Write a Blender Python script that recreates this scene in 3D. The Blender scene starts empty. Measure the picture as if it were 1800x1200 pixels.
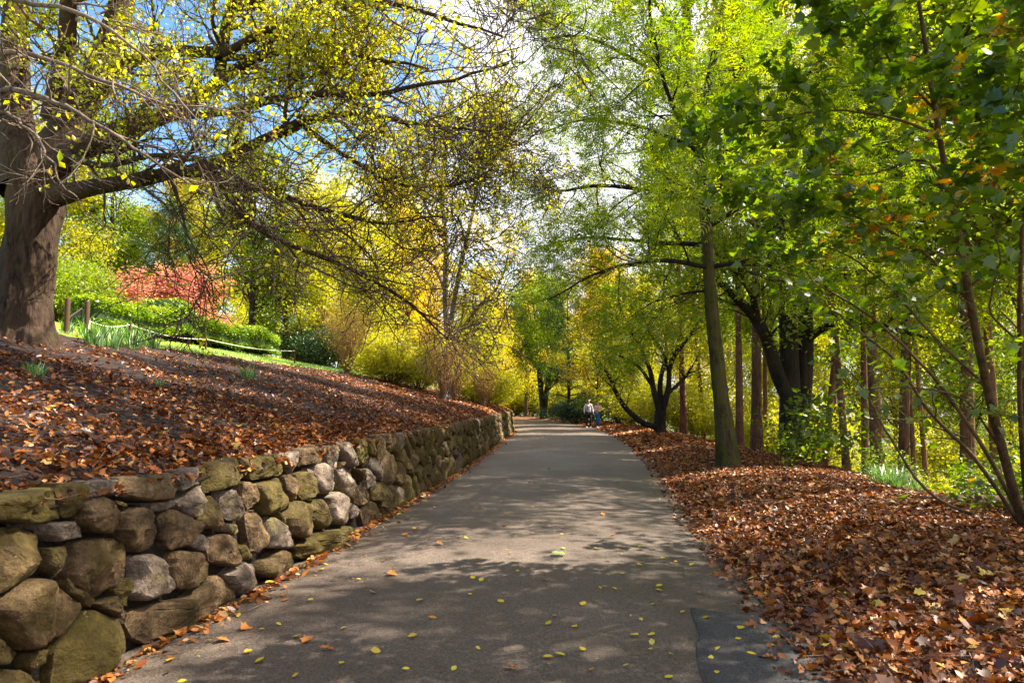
import bpy, math, random
import numpy as np
from mathutils import Vector, noise as mnoise

# ------------------------------------------------------------------ scene, camera, light
S = bpy.context.scene
COL = S.collection
rng = np.random.default_rng(11)
random.seed(5)
R_ = math.radians
EYE = 1.6
PITCH = R_(5.0)
cam_d = bpy.data.cameras.new("camera")
cam = bpy.data.objects.new("camera", cam_d)
COL.objects.link(cam)
cam.location = (0, 0, EYE)
cam.rotation_euler = (R_(90) + PITCH, 0, 0)
cam_d.lens = 24.0
cam_d.sensor_width = 36.0
cam_d.clip_start = 0.05
cam_d.clip_end = 1500
cam_d.dof.use_dof = True
cam_d.dof.focus_distance = 16.0
cam_d.dof.aperture_fstop = 4.0
S.camera = cam

SUN_EL, SUN_AZ = 50.0, 74.0          # azimuth clockwise from +Y
w = bpy.data.worlds.new("World")
S.world = w
w.use_nodes = True
nt = w.node_tree
for n in list(nt.nodes):
    nt.nodes.remove(n)
out = nt.nodes.new("ShaderNodeOutputWorld")
bg = nt.nodes.new("ShaderNodeBackground")
bg.inputs[1].default_value = 0.05
sky = nt.nodes.new("ShaderNodeTexSky")
sky.sky_type = 'NISHITA'
sky.sun_disc = False
sky.sun_elevation = R_(SUN_EL)
sky.sun_rotation = R_(SUN_AZ)
sky.dust_density = 0.3
sky.ozone_density = 3.0
tc = nt.nodes.new("ShaderNodeTexCoord")
mp = nt.nodes.new("ShaderNodeMapping")
mp.inputs['Scale'].default_value = (1.0, 1.0, 1.9)
mp.inputs['Location'].default_value = (0.35, 0.2, 0.1)
no = nt.nodes.new("ShaderNodeTexNoise")
no.inputs['Scale'].default_value = 2.6
no.inputs['Detail'].default_value = 9
no.inputs['Roughness'].default_value = 0.56
sep = nt.nodes.new("ShaderNodeSeparateXYZ")
ma = nt.nodes.new("ShaderNodeMath"); ma.operation = 'MULTIPLY_ADD'
ma.inputs[1].default_value = 0.55
rp = nt.nodes.new("ShaderNodeValToRGB")
rp.color_ramp.elements[0].position = 0.31
rp.color_ramp.elements[1].position = 0.42
hs = nt.nodes.new("ShaderNodeHueSaturation")
hs.inputs['Saturation'].default_value = 1.15
hs.inputs['Value'].default_value = 1.7
mx = nt.nodes.new("ShaderNodeMix"); mx.data_type = 'RGBA'
mx.inputs[7].default_value = (7.2, 7.2, 7.6, 1)
L = nt.links.new
L(tc.outputs['Generated'], mp.inputs['Vector'])
L(mp.outputs[0], no.inputs['Vector'])
L(tc.outputs['Generated'], sep.inputs[0])
L(sep.outputs[0], ma.inputs[0])
L(no.outputs[0], ma.inputs[2])
L(ma.outputs[0], rp.inputs[0])
L(rp.outputs[0], mx.inputs[0])
L(sky.outputs[0], hs.inputs['Color'])
L(hs.outputs[0], mx.inputs[6])
L(mx.outputs[2], bg.inputs[0])
L(bg.outputs[0], out.inputs[0])

sun_d = bpy.data.lights.new("sun", 'SUN')
sun_d.energy = 5.0
sun_d.angle = R_(0.55)
sun_d.color = (1.0, 0.91, 0.76)
sun = bpy.data.objects.new("sun", sun_d)
COL.objects.link(sun)
sd = Vector((math.sin(R_(SUN_AZ)) * math.cos(R_(SUN_EL)), math.cos(R_(SUN_AZ)) * math.cos(R_(SUN_EL)), math.sin(R_(SUN_EL))))
sun.location = sd * 60
sun.rotation_euler = sd.to_track_quat('Z', 'Y').to_euler()

S.view_settings.view_transform = 'Standard'
S.view_settings.look = 'None'
S.view_settings.exposure = 2.1
S.view_settings.gamma = 1.0
S.render.engine = 'CYCLES'
S.cycles.max_bounces = 8
S.cycles.diffuse_bounces = 5
S.cycles.glossy_bounces = 2
S.cycles.transmission_bounces = 6
S.cycles.transparent_max_bounces = 4
S.cycles.caustics_reflective = False
S.cycles.caustics_refractive = False
S.cycles.use_denoising = True
S.cycles.sample_clamp_indirect = 6

# ------------------------------------------------------------------ helpers: pixels to places
CP, SP = math.cos(PITCH), math.sin(PITCH)


def ray(px, py):
    u = (px - 900) / 1200.0
    v = (600 - py) / 1200.0
    return np.array((u, CP - v * SP, SP + v * CP))


def W(px, py, D):
    d = ray(px, py)
    return np.array((0, 0, EYE)) + d * (D / d[1])


def sstep(a, b, x):
    t = np.clip((x - a) / (b - a), 0, 1)
    return t * t * (3 - 2 * t)


WL_Y = np.array([-8, 0, 3, 4.3, 5.7, 8.7, 11.6, 19, 28, 38, 44, 50, 56, 61, 66, 74])
WL_X = np.array([-3.3, -2.72, -2.52, -2.41, -2.2, -1.89, -1.58, -.96, -.42, .10, .0, -1.0, -3.6, -7.5, -13, -26])
RL_Y = np.array([-8, 0, 3.9, 9.8, 13.2, 20, 30, 38.4, 50, 58, 64, 70, 76, 84])
RL_X = np.array([.6, 1.25, 1.81, 2.56, 3.05, 3.9, 4.75, 5.1, 4.3, 2.4, -.6, -5, -12, -26])


def smooth_line(X, Y, n=240):
    t = np.concatenate([[0], np.cumsum(np.hypot(np.diff(X), np.diff(Y)))])
    # catmull-rom through the points
    P = np.stack([X, Y], 1)
    T = np.gradient(P, t, axis=0)
    s = np.linspace(0, t[-1], n)
    i = np.clip(np.searchsorted(t, s) - 1, 0, len(t) - 2)
    h = (t[i + 1] - t[i])[:, None]
    u = ((s - t[i])[:, None]) / h
    return ((2 * u**3 - 3 * u**2 + 1) * P[i] + (u**3 - 2 * u**2 + u) * h * T[i] + (-2 * u**3 + 3 * u**2) * P[i + 1] + (u**3 - u**2) * h * T[i + 1])


LEFT = smooth_line(WL_X, WL_Y)
RIGHT = smooth_line(RL_X, RL_Y)
ynw = LEFT[:, 1]


def xw(y):
    m = LEFT[:, 1] < 45
    return np.interp(y, LEFT[m, 1], LEFT[m, 0])


def xr(y):
    m = RIGHT[:, 1] < 55
    return np.interp(y, RIGHT[m, 1], RIGHT[m, 0])


def line_dist(line, x, y, sgn):
    """signed distance to a polyline and the y of the nearest place on it"""
    sh = np.shape(x)
    x = np.ravel(x); y = np.ravel(y)
    A = line[:-1]; B = line[1:]; AB = B - A
    q = np.stack([x, y], 1)
    best = np.full(len(x), 1e9); sg = np.zeros(len(x)); yy = np.zeros(len(x))
    for k in range(len(A)):
        t = np.clip(((q - A[k]) @ AB[k]) / (AB[k] @ AB[k]), 0, 1)
        c = A[k] + t[:, None] * AB[k]
        d = np.hypot(*(q - c).T)
        cr = AB[k, 0] * (q[:, 1] - A[k, 1]) - AB[k, 1] * (q[:, 0] - A[k, 0])
        m = d < best
        best = np.where(m, d, best); sg = np.where(m, np.sign(cr), sg); yy = np.where(m, c[:, 1], yy)
    return (best * sg * sgn).reshape(sh), yy.reshape(sh)


WALL_H = 1.13
LEFT_C = LEFT[::3]; RIGHT_C = RIGHT[::3]


def lumps(x, y):
    return (np.sin(x * 1.7 + 1.3 * np.sin(y * .9)) * np.sin(y * 1.3 + .7 * x) * .5 + np.sin(x * 4.1 + y * 1.9) * np.sin(y * 3.7 - x * 2.2) * .25)


def bank_h(d, yy, x=0.0, y=0.0):
    st = WALL_H * (1 - sstep(39, 52, yy))
    sl = 0.25 * np.minimum(d, 7) + .19 * np.clip(d - 7, 0, 6) + .08 * np.clip(d - 13, 0, 30) + .04 * np.clip(d - 46, 0, 200) - .16 * (1 - sstep(.0, .7, d))
    sl = sl * (1 - .55 * sstep(36, 60, yy) * (1 - sstep(4, 16, d)))
    return st + sl + .03 * lumps(x, y) * sstep(0, 1.0, d)


def right_h(d, yy, x=0.0, y=0.0):
    er = np.interp(yy, [0, 5, 9, 12, 17, 27, 40, 60], [3.6, 3.3, 2.9, 2.7, 2.4, 1.6, 1.3, 2.5])
    up = .14 * sstep(0.1, 1.6, d)
    e = np.maximum(d - er, 0)
    down = np.where(e < 3, .06 * e * e, .54 + .33 * (e - 3))
    down = np.where(e > 16, 4.83 + .06 * (e - 16), down)
    down = down * (1 - .75 * sstep(40, 70, yy))
    return up - down + .05 * lumps(x, y) * sstep(.3, 1.6, d)


def ground_z(x, y):
    """height of the land at any place (scalars or arrays)"""
    x = np.asarray(x, float); y = np.asarray(y, float)
    dl, yl = line_dist(LEFT_C, x, y, 1)
    dr, yr = line_dist(RIGHT_C, x, y, -1)
    z = np.zeros_like(x)
    z = np.where(dr > 0, right_h(np.maximum(dr, 0), yr, x, y), z)
    z = np.where(dl > 0, bank_h(np.maximum(dl, 0), yl, x, y), z)
    return z


def gz(x, y):
    return float(ground_z(np.array([x]), np.array([y]))[0])


def G(px, D):
    """place on the ground seen in column px at distance D"""
    x = (px - 900) / 1200.0 * D
    return np.array((x, D, gz(x, D)))


def hit(px, py, lo=2.5, hi=60):
    d = ray(px, py)
    t = np.arange(lo, hi, .08)
    p = np.array((0, 0, EYE))[None] + d[None] * t[:, None]
    z = ground_z(p[:, 0], p[:, 1])
    k = np.nonzero(p[:, 2] <= z)[0]
    return p[k[0]] if len(k) else p[-1]


# ------------------------------------------------------------------ helpers: objects
def tag(o, label=None, cat=None, group=None, kind=None):
    if label: o['label'] = label
    if cat: o['category'] = cat
    if group: o['group'] = group
    if kind: o['kind'] = kind
    return o


def thing(name, label, cat, loc, rz=0.0, group=None):
    o = bpy.data.objects.new(name, None)
    COL.objects.link(o)
    o.location = tuple(float(a) for a in loc)
    o.rotation_euler = (0, 0, rz)
    o.empty_display_size = .2
    return tag(o, label, cat, group)


def mesh(name, V, FL, mats, smooth=False, attr=None, fmat=None):
    """V (n,3); FL list of (m,k) index arrays; mats list; fmat one material index per list entry"""
    me = bpy.data.meshes.new(name)
    V = np.asarray(V, np.float32)
    me.vertices.add(len(V))
    me.vertices.foreach_set('co', V.ravel())
    li = np.concatenate([np.asarray(f, np.int32).ravel() for f in FL])
    tot = np.concatenate([np.full(len(f), np.shape(f)[1], np.int32) for f in FL])
    st = np.concatenate([[0], np.cumsum(tot)[:-1]]).astype(np.int32)
    me.loops.add(len(li)); me.loops.foreach_set('vertex_index', li)
    me.polygons.add(len(tot)); me.polygons.foreach_set('loop_start', st); me.polygons.foreach_set('loop_total', tot)
    if fmat is not None:
        mi = np.concatenate([np.full(len(f), k, np.int32) for f, k in zip(FL, fmat)])
        me.polygons.foreach_set('material_index', mi)
    if smooth is True:
        me.polygons.foreach_set('use_smooth', np.ones(len(tot), bool))
    elif smooth is not False:
        me.polygons.foreach_set('use_smooth', np.concatenate([np.full(len(f), s, bool) for f, s in zip(FL, smooth)]))
    for m in (mats if isinstance(mats, (list, tuple)) else [mats]):
        me.materials.append(m)
    if attr is not None:
        a = me.attributes.new('v', 'FLOAT', 'POINT')
        a.data.foreach_set('value', np.asarray(attr, np.float32))
    me.update(calc_edges=True)
    return me


def obj(name, me, parent=None, loc=None):
    o = bpy.data.objects.new(name, me)
    COL.objects.link(o)
    if parent is not None: o.parent = parent
    if loc is not None: o.location = tuple(float(a) for a in loc)
    return o


def dup(root, loc, rz=0.0, sc=1.0, label=None, group=None):
    r = root.copy(); COL.objects.link(r)
    r.location = tuple(float(a) for a in loc); r.rotation_euler = (0, 0, rz)
    r.scale = (sc, sc, sc) if np.isscalar(sc) else sc
    if label: r['label'] = label
    if group: r['group'] = group
    for ch in list(root.children):
        c = ch.copy(); COL.objects.link(c); c.parent = r
        for g in list(ch.children):
            d = g.copy(); COL.objects.link(d); d.parent = c
    return r


# ------------------------------------------------------------------ helpers: materials
def new_mat(name):
    m = bpy.data.materials.new(name); m.use_nodes = True
    nt = m.node_tree
    for n in list(nt.nodes): nt.nodes.remove(n)
    o = nt.nodes.new("ShaderNodeOutputMaterial")
    return m, nt, o


def ramp(nt, stops, src=None, interp='LINEAR'):
    r = nt.nodes.new("ShaderNodeValToRGB")
    r.color_ramp.interpolation = interp
    e = r.color_ramp.elements
    while len(e) < len(stops): e.new(0.5)
    for k, (p, c) in enumerate(stops):
        e[k].position = p; e[k].color = (*c, 1) if len(c) == 3 else c
    if src is not None: nt.links.new(src, r.inputs[0])
    return r


def noise(nt, scale, detail=4, rough=.55, vec=None, dist=0.0):
    n = nt.nodes.new("ShaderNodeTexNoise")
    n.inputs['Scale'].default_value = scale; n.inputs['Detail'].default_value = detail
    n.inputs['Roughness'].default_value = rough; n.inputs['Distortion'].default_value = dist
    if vec is not None: nt.links.new(vec, n.inputs['Vector'])
    return n


def objco(nt, scale=(1, 1, 1), world=False):
    if world:
        g = nt.nodes.new("ShaderNodeNewGeometry"); src = g.outputs['Position']
    else:
        g = nt.nodes.new("ShaderNodeTexCoord"); src = g.outputs['Object']
    m = nt.nodes.new("ShaderNodeMapping"); m.inputs['Scale'].default_value = scale
    nt.links.new(src, m.inputs['Vector'])
    return m.outputs[0]


def mix(nt, fac, a, b, typ='MIX'):
    m = nt.nodes.new("ShaderNodeMix"); m.data_type = 'RGBA'; m.blend_type = typ
    for s, v in ((0, fac), (6, a), (7, b)):
        if hasattr(v, 'is_output') or hasattr(v, 'links'): nt.links.new(v, m.inputs[s])
        elif isinstance(v, (int, float)): m.inputs[s].default_value = v
        else: m.inputs[s].default_value = (*v, 1)
    return m.outputs[2]


def principled(nt, out, col, rough=.8, bump=None, bstr=.3, bdist=.02, spec=.3):
    p = nt.nodes.new("ShaderNodeBsdfPrincipled")
    if hasattr(col, 'links'): nt.links.new(col, p.inputs['Base Color'])
    else: p.inputs['Base Color'].default_value = (*col, 1)
    if hasattr(rough, 'links'): nt.links.new(rough, p.inputs['Roughness'])
    else: p.inputs['Roughness'].default_value = rough
    p.inputs['Specular IOR Level'].default_value = spec
    if bump is not None:
        b = nt.nodes.new("ShaderNodeBump"); b.inputs['Strength'].default_value = bstr; b.inputs['Distance'].default_value = bdist
        nt.links.new(bump, b.inputs['Height']); nt.links.new(b.outputs[0], p.inputs['Normal'])
    nt.links.new(p.outputs[0], out.inputs[0])
    return p


def leaf_mat(name, stops, trans=.45, rough=.5, sheen=.03, tcol=1.45):
    m, nt, o = new_mat(name)
    a = nt.nodes.new("ShaderNodeAttribute"); a.attribute_name = 'v'
    r = ramp(nt, stops, a.outputs['Fac'])
    d = nt.nodes.new("ShaderNodeBsdfDiffuse"); t = nt.nodes.new("ShaderNodeBsdfTranslucent")
    g = nt.nodes.new("ShaderNodeBsdfGlossy"); g.inputs['Roughness'].default_value = rough
    g.inputs['Color'].default_value = (1, 1, 1, 1)
    hs = nt.nodes.new("ShaderNodeHueSaturation"); hs.inputs['Saturation'].default_value = 1.15; hs.inputs['Value'].default_value = tcol
    nt.links.new(r.outputs[0], d.inputs[0]); nt.links.new(r.outputs[0], hs.inputs['Color']); nt.links.new(hs.outputs[0], t.inputs[0])
    ms = nt.nodes.new("ShaderNodeMixShader"); ms.inputs[0].default_value = trans
    nt.links.new(d.outputs[0], ms.inputs[1]); nt.links.new(t.outputs[0], ms.inputs[2])
    m2 = nt.nodes.new("ShaderNodeMixShader"); m2.inputs[0].default_value = sheen
    nt.links.new(ms.outputs[0], m2.inputs[1]); nt.links.new(g.outputs[0], m2.inputs[2])
    nt.links.new(m2.outputs[0], o.inputs[0])
    return m


def bark_mat(name, dark, light, moss=None, mossamt=.5, sc=1.0):
    m, nt, o = new_mat(name)
    v = objco(nt, (9 * sc, 9 * sc, 2.0 * sc))
    n = noise(nt, 1.6, 6, .65, v, .6)
    c = ramp(nt, [(.32, dark), (.62, light)], n.outputs[0]).outputs[0]
    big = noise(nt, 1.1, 3, .6, objco(nt))
    c = mix(nt, ramp(nt, [(.45, (0, 0, 0)), (.65, (.5, .5, .5))], big.outputs[0]).outputs[0], c, tuple(min(1, k * 1.7) for k in light))
    if moss:
        mn = noise(nt, 6.5, 6, .7, objco(nt))
        lo = .62 - .3 * mossamt
        f = ramp(nt, [(lo, (0, 0, 0)), (lo + .16, (.85, .85, .85))], mn.outputs[0]).outputs[0]
        c = mix(nt, f, c, moss)
    principled(nt, o, c, .9, n.outputs[0], .9, .04, .15)
    return m


M = {}
M['oak_bark'] = bark_mat('oak_bark', (.008, .005, .004), (.058, .036, .024), (.045, .042, .010), .25)
M['twig'] = bark_mat('twig', (.05, .033, .022), (.20, .15, .11), None)
M['oak_twig'] = bark_mat('oak_twig', (.025, .016, .010), (.11, .075, .05), None)
M['pale_bark'] = bark_mat('pale_bark', (.035, .025, .016), (.15, .11, .075), (.10, .095, .02), .25)
M['moss_bark'] = bark_mat('moss_bark', (.02, .013, .008), (.085, .065, .035), (.075, .08, .012), .6)
M['dark_bark'] = bark_mat('dark_bark', (.008, .006, .005), (.035, .025, .02), (.03, .035, .01), .2)
M['red_bark'] = bark_mat('red_bark', (.04, .018, .011), (.16, .075, .045), (.07, .07, .02), .15)
M['stem'] = bark_mat('stem', (.04, .025, .012), (.13, .085, .04), (.06, .06, .02), .3)
M['dry_stem'] = bark_mat('dry_stem', (.12, .055, .025), (.30, .17, .09), None)

M['oak_leaf'] = leaf_mat('oak_leaf', [(0, (.16, .22, .008)), (.4, (.33, .35, .010)), (.78, (.54, .45, .015)), (.95, (.55, .30, .02)), (1, (.26, .10, .02))], .6)
M['ash_leaf'] = leaf_mat('ash_leaf', [(0, (.05, .11, .004)), (.45, (.14, .21, .006)), (.8, (.30, .32, .010)), (1, (.46, .40, .015))], .58)
M['maple_leaf'] = leaf_mat('maple_leaf', [(0, (.03, .075, .003)), (.5, (.10, .17, .004)), (.86, (.26, .31, .008)), (.93, (.50, .33, .012)), (1, (.60, .18, .010))], .58, .4, .04)
M['gold_leaf'] = leaf_mat('gold_leaf', [(0, (.24, .26, .010)), (.4, (.48, .39, .012)), (.8, (.62, .46, .015)), (1, (.62, .38, .02))], .5)
M['lime_leaf'] = leaf_mat('lime_leaf', [(0, (.15, .20, .008)), (.5, (.38, .37, .010)), (1, (.60, .48, .014))], .55)
M['green_leaf'] = leaf_mat('green_leaf', [(0, (.05, .10, .004)), (.5, (.17, .24, .006)), (1, (.36, .38, .010))], .5)
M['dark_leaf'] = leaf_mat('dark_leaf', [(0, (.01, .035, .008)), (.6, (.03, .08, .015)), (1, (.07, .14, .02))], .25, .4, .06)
M['red_leaf'] = leaf_mat('red_leaf', [(0, (.26, .06, .05)), (.4, (.50, .17, .13)), (.68, (.66, .36, .27)), (.84, (.52, .32, .06)), (1, (.42, .44, .03))], .35)
M['orange_leaf'] = leaf_mat('orange_leaf', [(0, (.24, .24, .01)), (.35, (.50, .38, .015)), (.8, (.60, .38, .02)), (1, (.52, .22, .02))], .5)
M['hedge_leaf'] = leaf_mat('hedge_leaf', [(0, (.05, .11, .006)), (.5, (.17, .27, .010)), (.8, (.34, .40, .015)), (1, (.52, .52, .04))], .35, .4, .04)
M['blade'] = leaf_mat('blade', [(0, (.05, .13, .03)), (.6, (.12, .24, .05)), (1, (.30, .40, .12))], .4, .4, .08)
M['litter'] = leaf_mat('litter', [(0, (.03, .010, .005)), (.3, (.16, .042, .008)), (.6, (.37, .115, .018)), (.82, (.50, .21, .05)), (.93, (.52, .33, .17)), (.97, (.50, .36, .03)), (1, (.24, .27, .03))], .12, .45, .04)
M['yellow_leaf'] = leaf_mat('yellow_leaf', [(0, (.45, .20, .04)), (.3, (.60, .40, .03)), (.75, (.70, .52, .04)), (1, (.45, .50, .06))], .25, .4, .05)

# asphalt
m, nt_, o_ = new_mat('asphalt')
v = objco(nt_, world=True)
big = noise(nt_, .55, 5, .6, v)
fine = noise(nt_, 70, 3, .75, v)
mid = noise(nt_, 22, 5, .8, v)
c = ramp(nt_, [(.3, (.062, .044, .034)), (.7, (.130, .098, .078))], big.outputs[0]).outputs[0]
c = mix(nt_, .9, c, ramp(nt_, [(.3, (.25, .24, .22)), (.5, (.85, .85, .85)), (.72, (2.3, 2.2, 2.1))], fine.outputs[0]).outputs[0], 'MULTIPLY')
c = mix(nt_, .6, c, ramp(nt_, [(.3, (.5, .48, .45)), (.7, (1.5, 1.5, 1.5))], mid.outputs[0]).outputs[0], 'MULTIPLY')
mn = noise(nt_, 1.6, 5, .7, v)
c = mix(nt_, ramp(nt_, [(.62, (0, 0, 0)), (.74, (.6, .6, .6))], mn.outputs[0]).outputs[0], c, (.042, .036, .018))
rr = ramp(nt_, [(.3, (.45, .45, .45)), (.65, (.75, .75, .75))], big.outputs[0]).outputs[0]
bm = nt_.nodes.new("ShaderNodeMath"); bm.operation = 'ADD'
nt_.links.new(mid.outputs[0], bm.inputs[0]); nt_.links.new(fine.outputs[0], bm.inputs[1])
principled(nt_, o_, c, rr, bm.outputs[0], .8, .012, .4)
M['asphalt'] = m
m, nt_, o_ = new_mat('asphalt_new')
v = objco(nt_, world=True)
fine = noise(nt_, 80, 3, .7, v)
c = ramp(nt_, [(.3, (.02, .018, .017)), (.75, (.12, .11, .105))], fine.outputs[0]).outputs[0]
principled(nt_, o_, c, .85, fine.outputs[0], .9, .012, .2)
M['asphalt_new'] = m

# soil with crumbled leaves
def soil_mat(name, cols, dark, amt, sc=14):
    m, nt, o = new_mat(name)
    v = objco(nt, world=True)
    wob = noise(nt, 9, 3, .6, v)
    vv = nt.nodes.new("ShaderNodeMix"); vv.data_type = 'VECTOR'; vv.inputs[0].default_value = .06
    nt.links.new(v, vv.inputs[4]); nt.links.new(wob.outputs['Color'], vv.inputs[5])
    vo = nt.nodes.new("ShaderNodeTexVoronoi"); vo.inputs['Scale'].default_value = sc; vo.inputs['Randomness'].default_value = 1
    nt.links.new(vv.outputs[1], vo.inputs['Vector'])
    sx = nt.nodes.new("ShaderNodeSeparateColor"); nt.links.new(vo.outputs['Color'], sx.inputs[0])
    c = ramp(nt, cols, sx.outputs[0]).outputs[0]
    n = noise(nt, 30, 5, .7, v)
    c = mix(nt, .7, c, ramp(nt, [(.25, (.3, .3, .3)), (.75, (1.5, 1.5, 1.5))], n.outputs[0]).outputs[0], 'MULTIPLY')
    big = noise(nt, 1.3, 6, .65, v)
    c = mix(nt, ramp(nt, [(.5 - amt * .3, (0, 0, 0)), (.62 - amt * .3, (.92, .92, .92))], big.outputs[0]).outputs[0], c, dark)
    b = nt.nodes.new("ShaderNodeMath"); b.operation = 'ADD'
    nt.links.new(sx.outputs[1], b.inputs[0]); nt.links.new(n.outputs[0], b.inputs[1])
    principled(nt, o, c, .85, b.outputs[0], .9, .03, .2)
    return m


LC = [(0, (.035, .016, .010)), (.3, (.13, .05, .02)), (.55, (.27, .11, .04)), (.8, (.36, .18, .08)), (1, (.42, .27, .14))]
M['verge'] = soil_mat('verge', LC, (.10, .04, .018), .1)
M['bed'] = soil_mat('bed', [(p, tuple(k * .55 for k in q)) for p, q in LC], (.022, .015, .014), .75, 18)
M['forest_floor'] = soil_mat('forest_floor', [(0, (.05, .035, .015)), (.5, (.15, .11, .03)), (1, (.2, .2, .05))], (.07, .10, .02), .5, 4)
m, nt_, o_ = new_mat('lawn')
v = objco(nt_, world=True)
a = noise(nt_, 25, 5, .7, v); b = noise(nt_, .7, 3, .5, v)
c = mix(nt_, b.outputs[0], ramp(nt_, [(.3, (.12, .19, .012)), (.7, (.33, .42, .02))], a.outputs[0]).outputs[0], (.33, .42, .02))
principled(nt_, o_, c, .8, a.outputs[0], .8, .03, .2)
M['lawn'] = m

# stone
def stone_mat(name, c0, c1, moss, ml, lichen=.6):
    m, nt, o = new_mat(name)
    v = objco(nt, world=True)
    oi = nt.nodes.new("ShaderNodeObjectInfo")
    n = noise(nt, 5, 7, .65, v, .4); f = noise(nt, 45, 5, .7, v)
    c = ramp(nt, [(.3, c0), (.7, c1)], n.outputs[0]).outputs[0]
    c = mix(nt, .7, c, ramp(nt, [(.25, (.3, .3, .3)), (.75, (1.7, 1.7, 1.7))], f.outputs[0]).outputs[0], 'MULTIPLY')
    g2 = noise(nt, 14, 6, .7, v, .8)
    c = mix(nt, .8, c, ramp(nt, [(.3, (.35, .33, .3)), (.7, (1.6, 1.55, 1.5))], g2.outputs[0]).outputs[0], 'MULTIPLY')
    mn = noise(nt, 2.6, 6, .62, v, .3)
    ad = nt.nodes.new("ShaderNodeMath"); ad.operation = 'MULTIPLY_ADD'; ad.inputs[1].default_value = .34
    nt.links.new(oi.outputs['Random'], ad.inputs[0]); nt.links.new(mn.outputs[0], ad.inputs[2])
    mc = mix(nt, .75, moss, ramp(nt, [(.3, (.35, .3, .25)), (.7, (1.6, 1.6, 1.5))], g2.outputs[0]).outputs[0], 'MULTIPLY')
    c = mix(nt, ramp(nt, [(ml, (0, 0, 0)), (ml + .16, (.85, .85, .85))], ad.outputs[0]).outputs[0], c, mc)
    ln = noise(nt, 17, 5, .7, v, .1)
    c = mix(nt, ramp(nt, [(.64, (0, 0, 0)), (.70, (lichen,) * 3)], ln.outputs[0]).outputs[0], c, (.42, .38, .20))
    bb = nt.nodes.new("ShaderNodeMath"); bb.operation = 'MULTIPLY_ADD'; bb.inputs[1].default_value = .35
    nt.links.new(f.outputs[0], bb.inputs[0]); nt.links.new(n.outputs[0], bb.inputs[2])
    principled(nt, o, c, .78, bb.outputs[0], 1.0, .06, .3)
    return m


M['stone_brown'] = stone_mat('stone_brown', (.04, .025, .013), (.19, .12, .06), (.08, .056, .012), .60)
M['stone_grey'] = stone_mat('stone_grey', (.10, .075, .06), (.27, .21, .165), (.11, .085, .02), .74, .3)
M['stone_moss'] = stone_mat('stone_moss', (.036, .024, .010), (.15, .10, .042), (.078, .057, .008), .49)
m, nt_, o_ = new_mat('packed_earth')
n_ = noise(nt_, 12, 5, .7, objco(nt_, world=True))
principled(nt_, o_, ramp(nt_, [(.3, (.006, .004, .003)), (.7, (.025, .017, .012))], n_.outputs[0]).outputs[0], .95, n_.outputs[0], .8, .05)
M['packed_earth'] = m


def plain(name, col, rough=.7, spec=.3):
    m, nt, o = new_mat(name)
    n = noise(nt, 25, 4, .6, objco(nt))
    c = mix(nt, .35, col, ramp(nt, [(.3, (.55, .55, .55)), (.7, (1.4, 1.4, 1.4))], n.outputs[0]).outputs[0], 'MULTIPLY')
    principled(nt, o, c, rough, n.outputs[0], .2, .01, spec)
    return m


# ------------------------------------------------------------------ road, ground, bank, lawn
def strip(name, A, B, ny, zf, mat, kind='structure', nu=14, smooth=True):
    pass


# road ribbon between the two edges (the same number of stations, matched by arc)
def resample(line, n, y0=None):
    t = np.concatenate([[0], np.cumsum(np.hypot(*np.diff(line, axis=0).T))])
    s = np.linspace(0, t[-1], n)
    return np.stack([np.interp(s, t, line[:, 0]), np.interp(s, t, line[:, 1])], 1)


NS, NU = 260, 16
A = resample(LEFT, NS); B = resample(RIGHT, NS)
u = np.linspace(-.03, 1.01, NU)
P = A[:, None, :] * (1 - u[None, :, None]) + B[:, None, :] * u[None, :, None]
edge = np.sin(np.arange(NS) * .9) * .03 + np.sin(np.arange(NS) * 2.3) * .025 + rng.normal(0, .012, NS)
P[:, -1, 0] += edge
zz = .05 * (1 - (2 * u - 1) ** 2)[None, :] + .008 * lumps(P[..., 0], P[..., 1])
V = np.concatenate([P, zz[..., None]], 2).reshape(-1, 3)
q = (np.arange(NS - 1)[:, None] * NU + np.arange(NU - 1)[None, :]).ravel()
F = np.stack([q, q + 1, q + NU + 1, q + NU], 1)
road = tag(obj('road', mesh('road', V, [F], M['asphalt'], True)), 'narrow grey asphalt lane scattered with yellow leaves and dappled shade', kind='structure')


def road_z(x, y):
    ul = np.clip((x - xw(y)) / (xr(y) - xw(y)), 0, 1)
    return .05 * (1 - (2 * ul - 1) ** 2) + .008 * lumps(x, y)


# asphalt repair patch
pc = [(1212, 1068), (1262, 1074), (1322, 1080), (1385, 1092), (1412, 1120), (1440, 1155), (1462, 1190), (1500, 1240), (1240, 1260), (1236, 1200), (1222, 1160), (1228, 1120)]
pp = []
for (a_, b_) in pc:
    d = ray(a_, b_); t = (EYE - .03) / -d[2]
    pp.append((d[0] * t, d[1] * t))
pp = np.array(pp)
cen = pp.mean(0)
rings = []
for s_ in (1.0, .97, .6, .25):
    rr_ = cen + (np.repeat(pp, 4, 0) * np.tile([1, .75, .5, .25], len(pp))[:, None] + np.repeat(np.roll(pp, -1, 0), 4, 0) * np.tile([0, .25, .5, .75], len(pp))[:, None] - cen) * s_
    if s_ > .9: rr_ = rr_ + rng.normal(0, .006, rr_.shape)
    rings.append(rr_)
n_ = len(rings[0])
V = []
for k, r_ in enumerate(rings):
    z = road_z(r_[:, 0], r_[:, 1]) + (.002 if k == 0 else .012)
    V.append(np.column_stack([r_, z]))
V.append(np.array([[cen[0], cen[1], float(road_z(cen[0], cen[1])) + .014]]))
V = np.concatenate(V)
F = []
for k in range(3):
    a = np.arange(n_) + k * n_; b = (np.arange(n_) + 1) % n_ + k * n_
    F.append(np.stack([a, a + n_, b + n_, b], 1)[:, ::-1])
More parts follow.
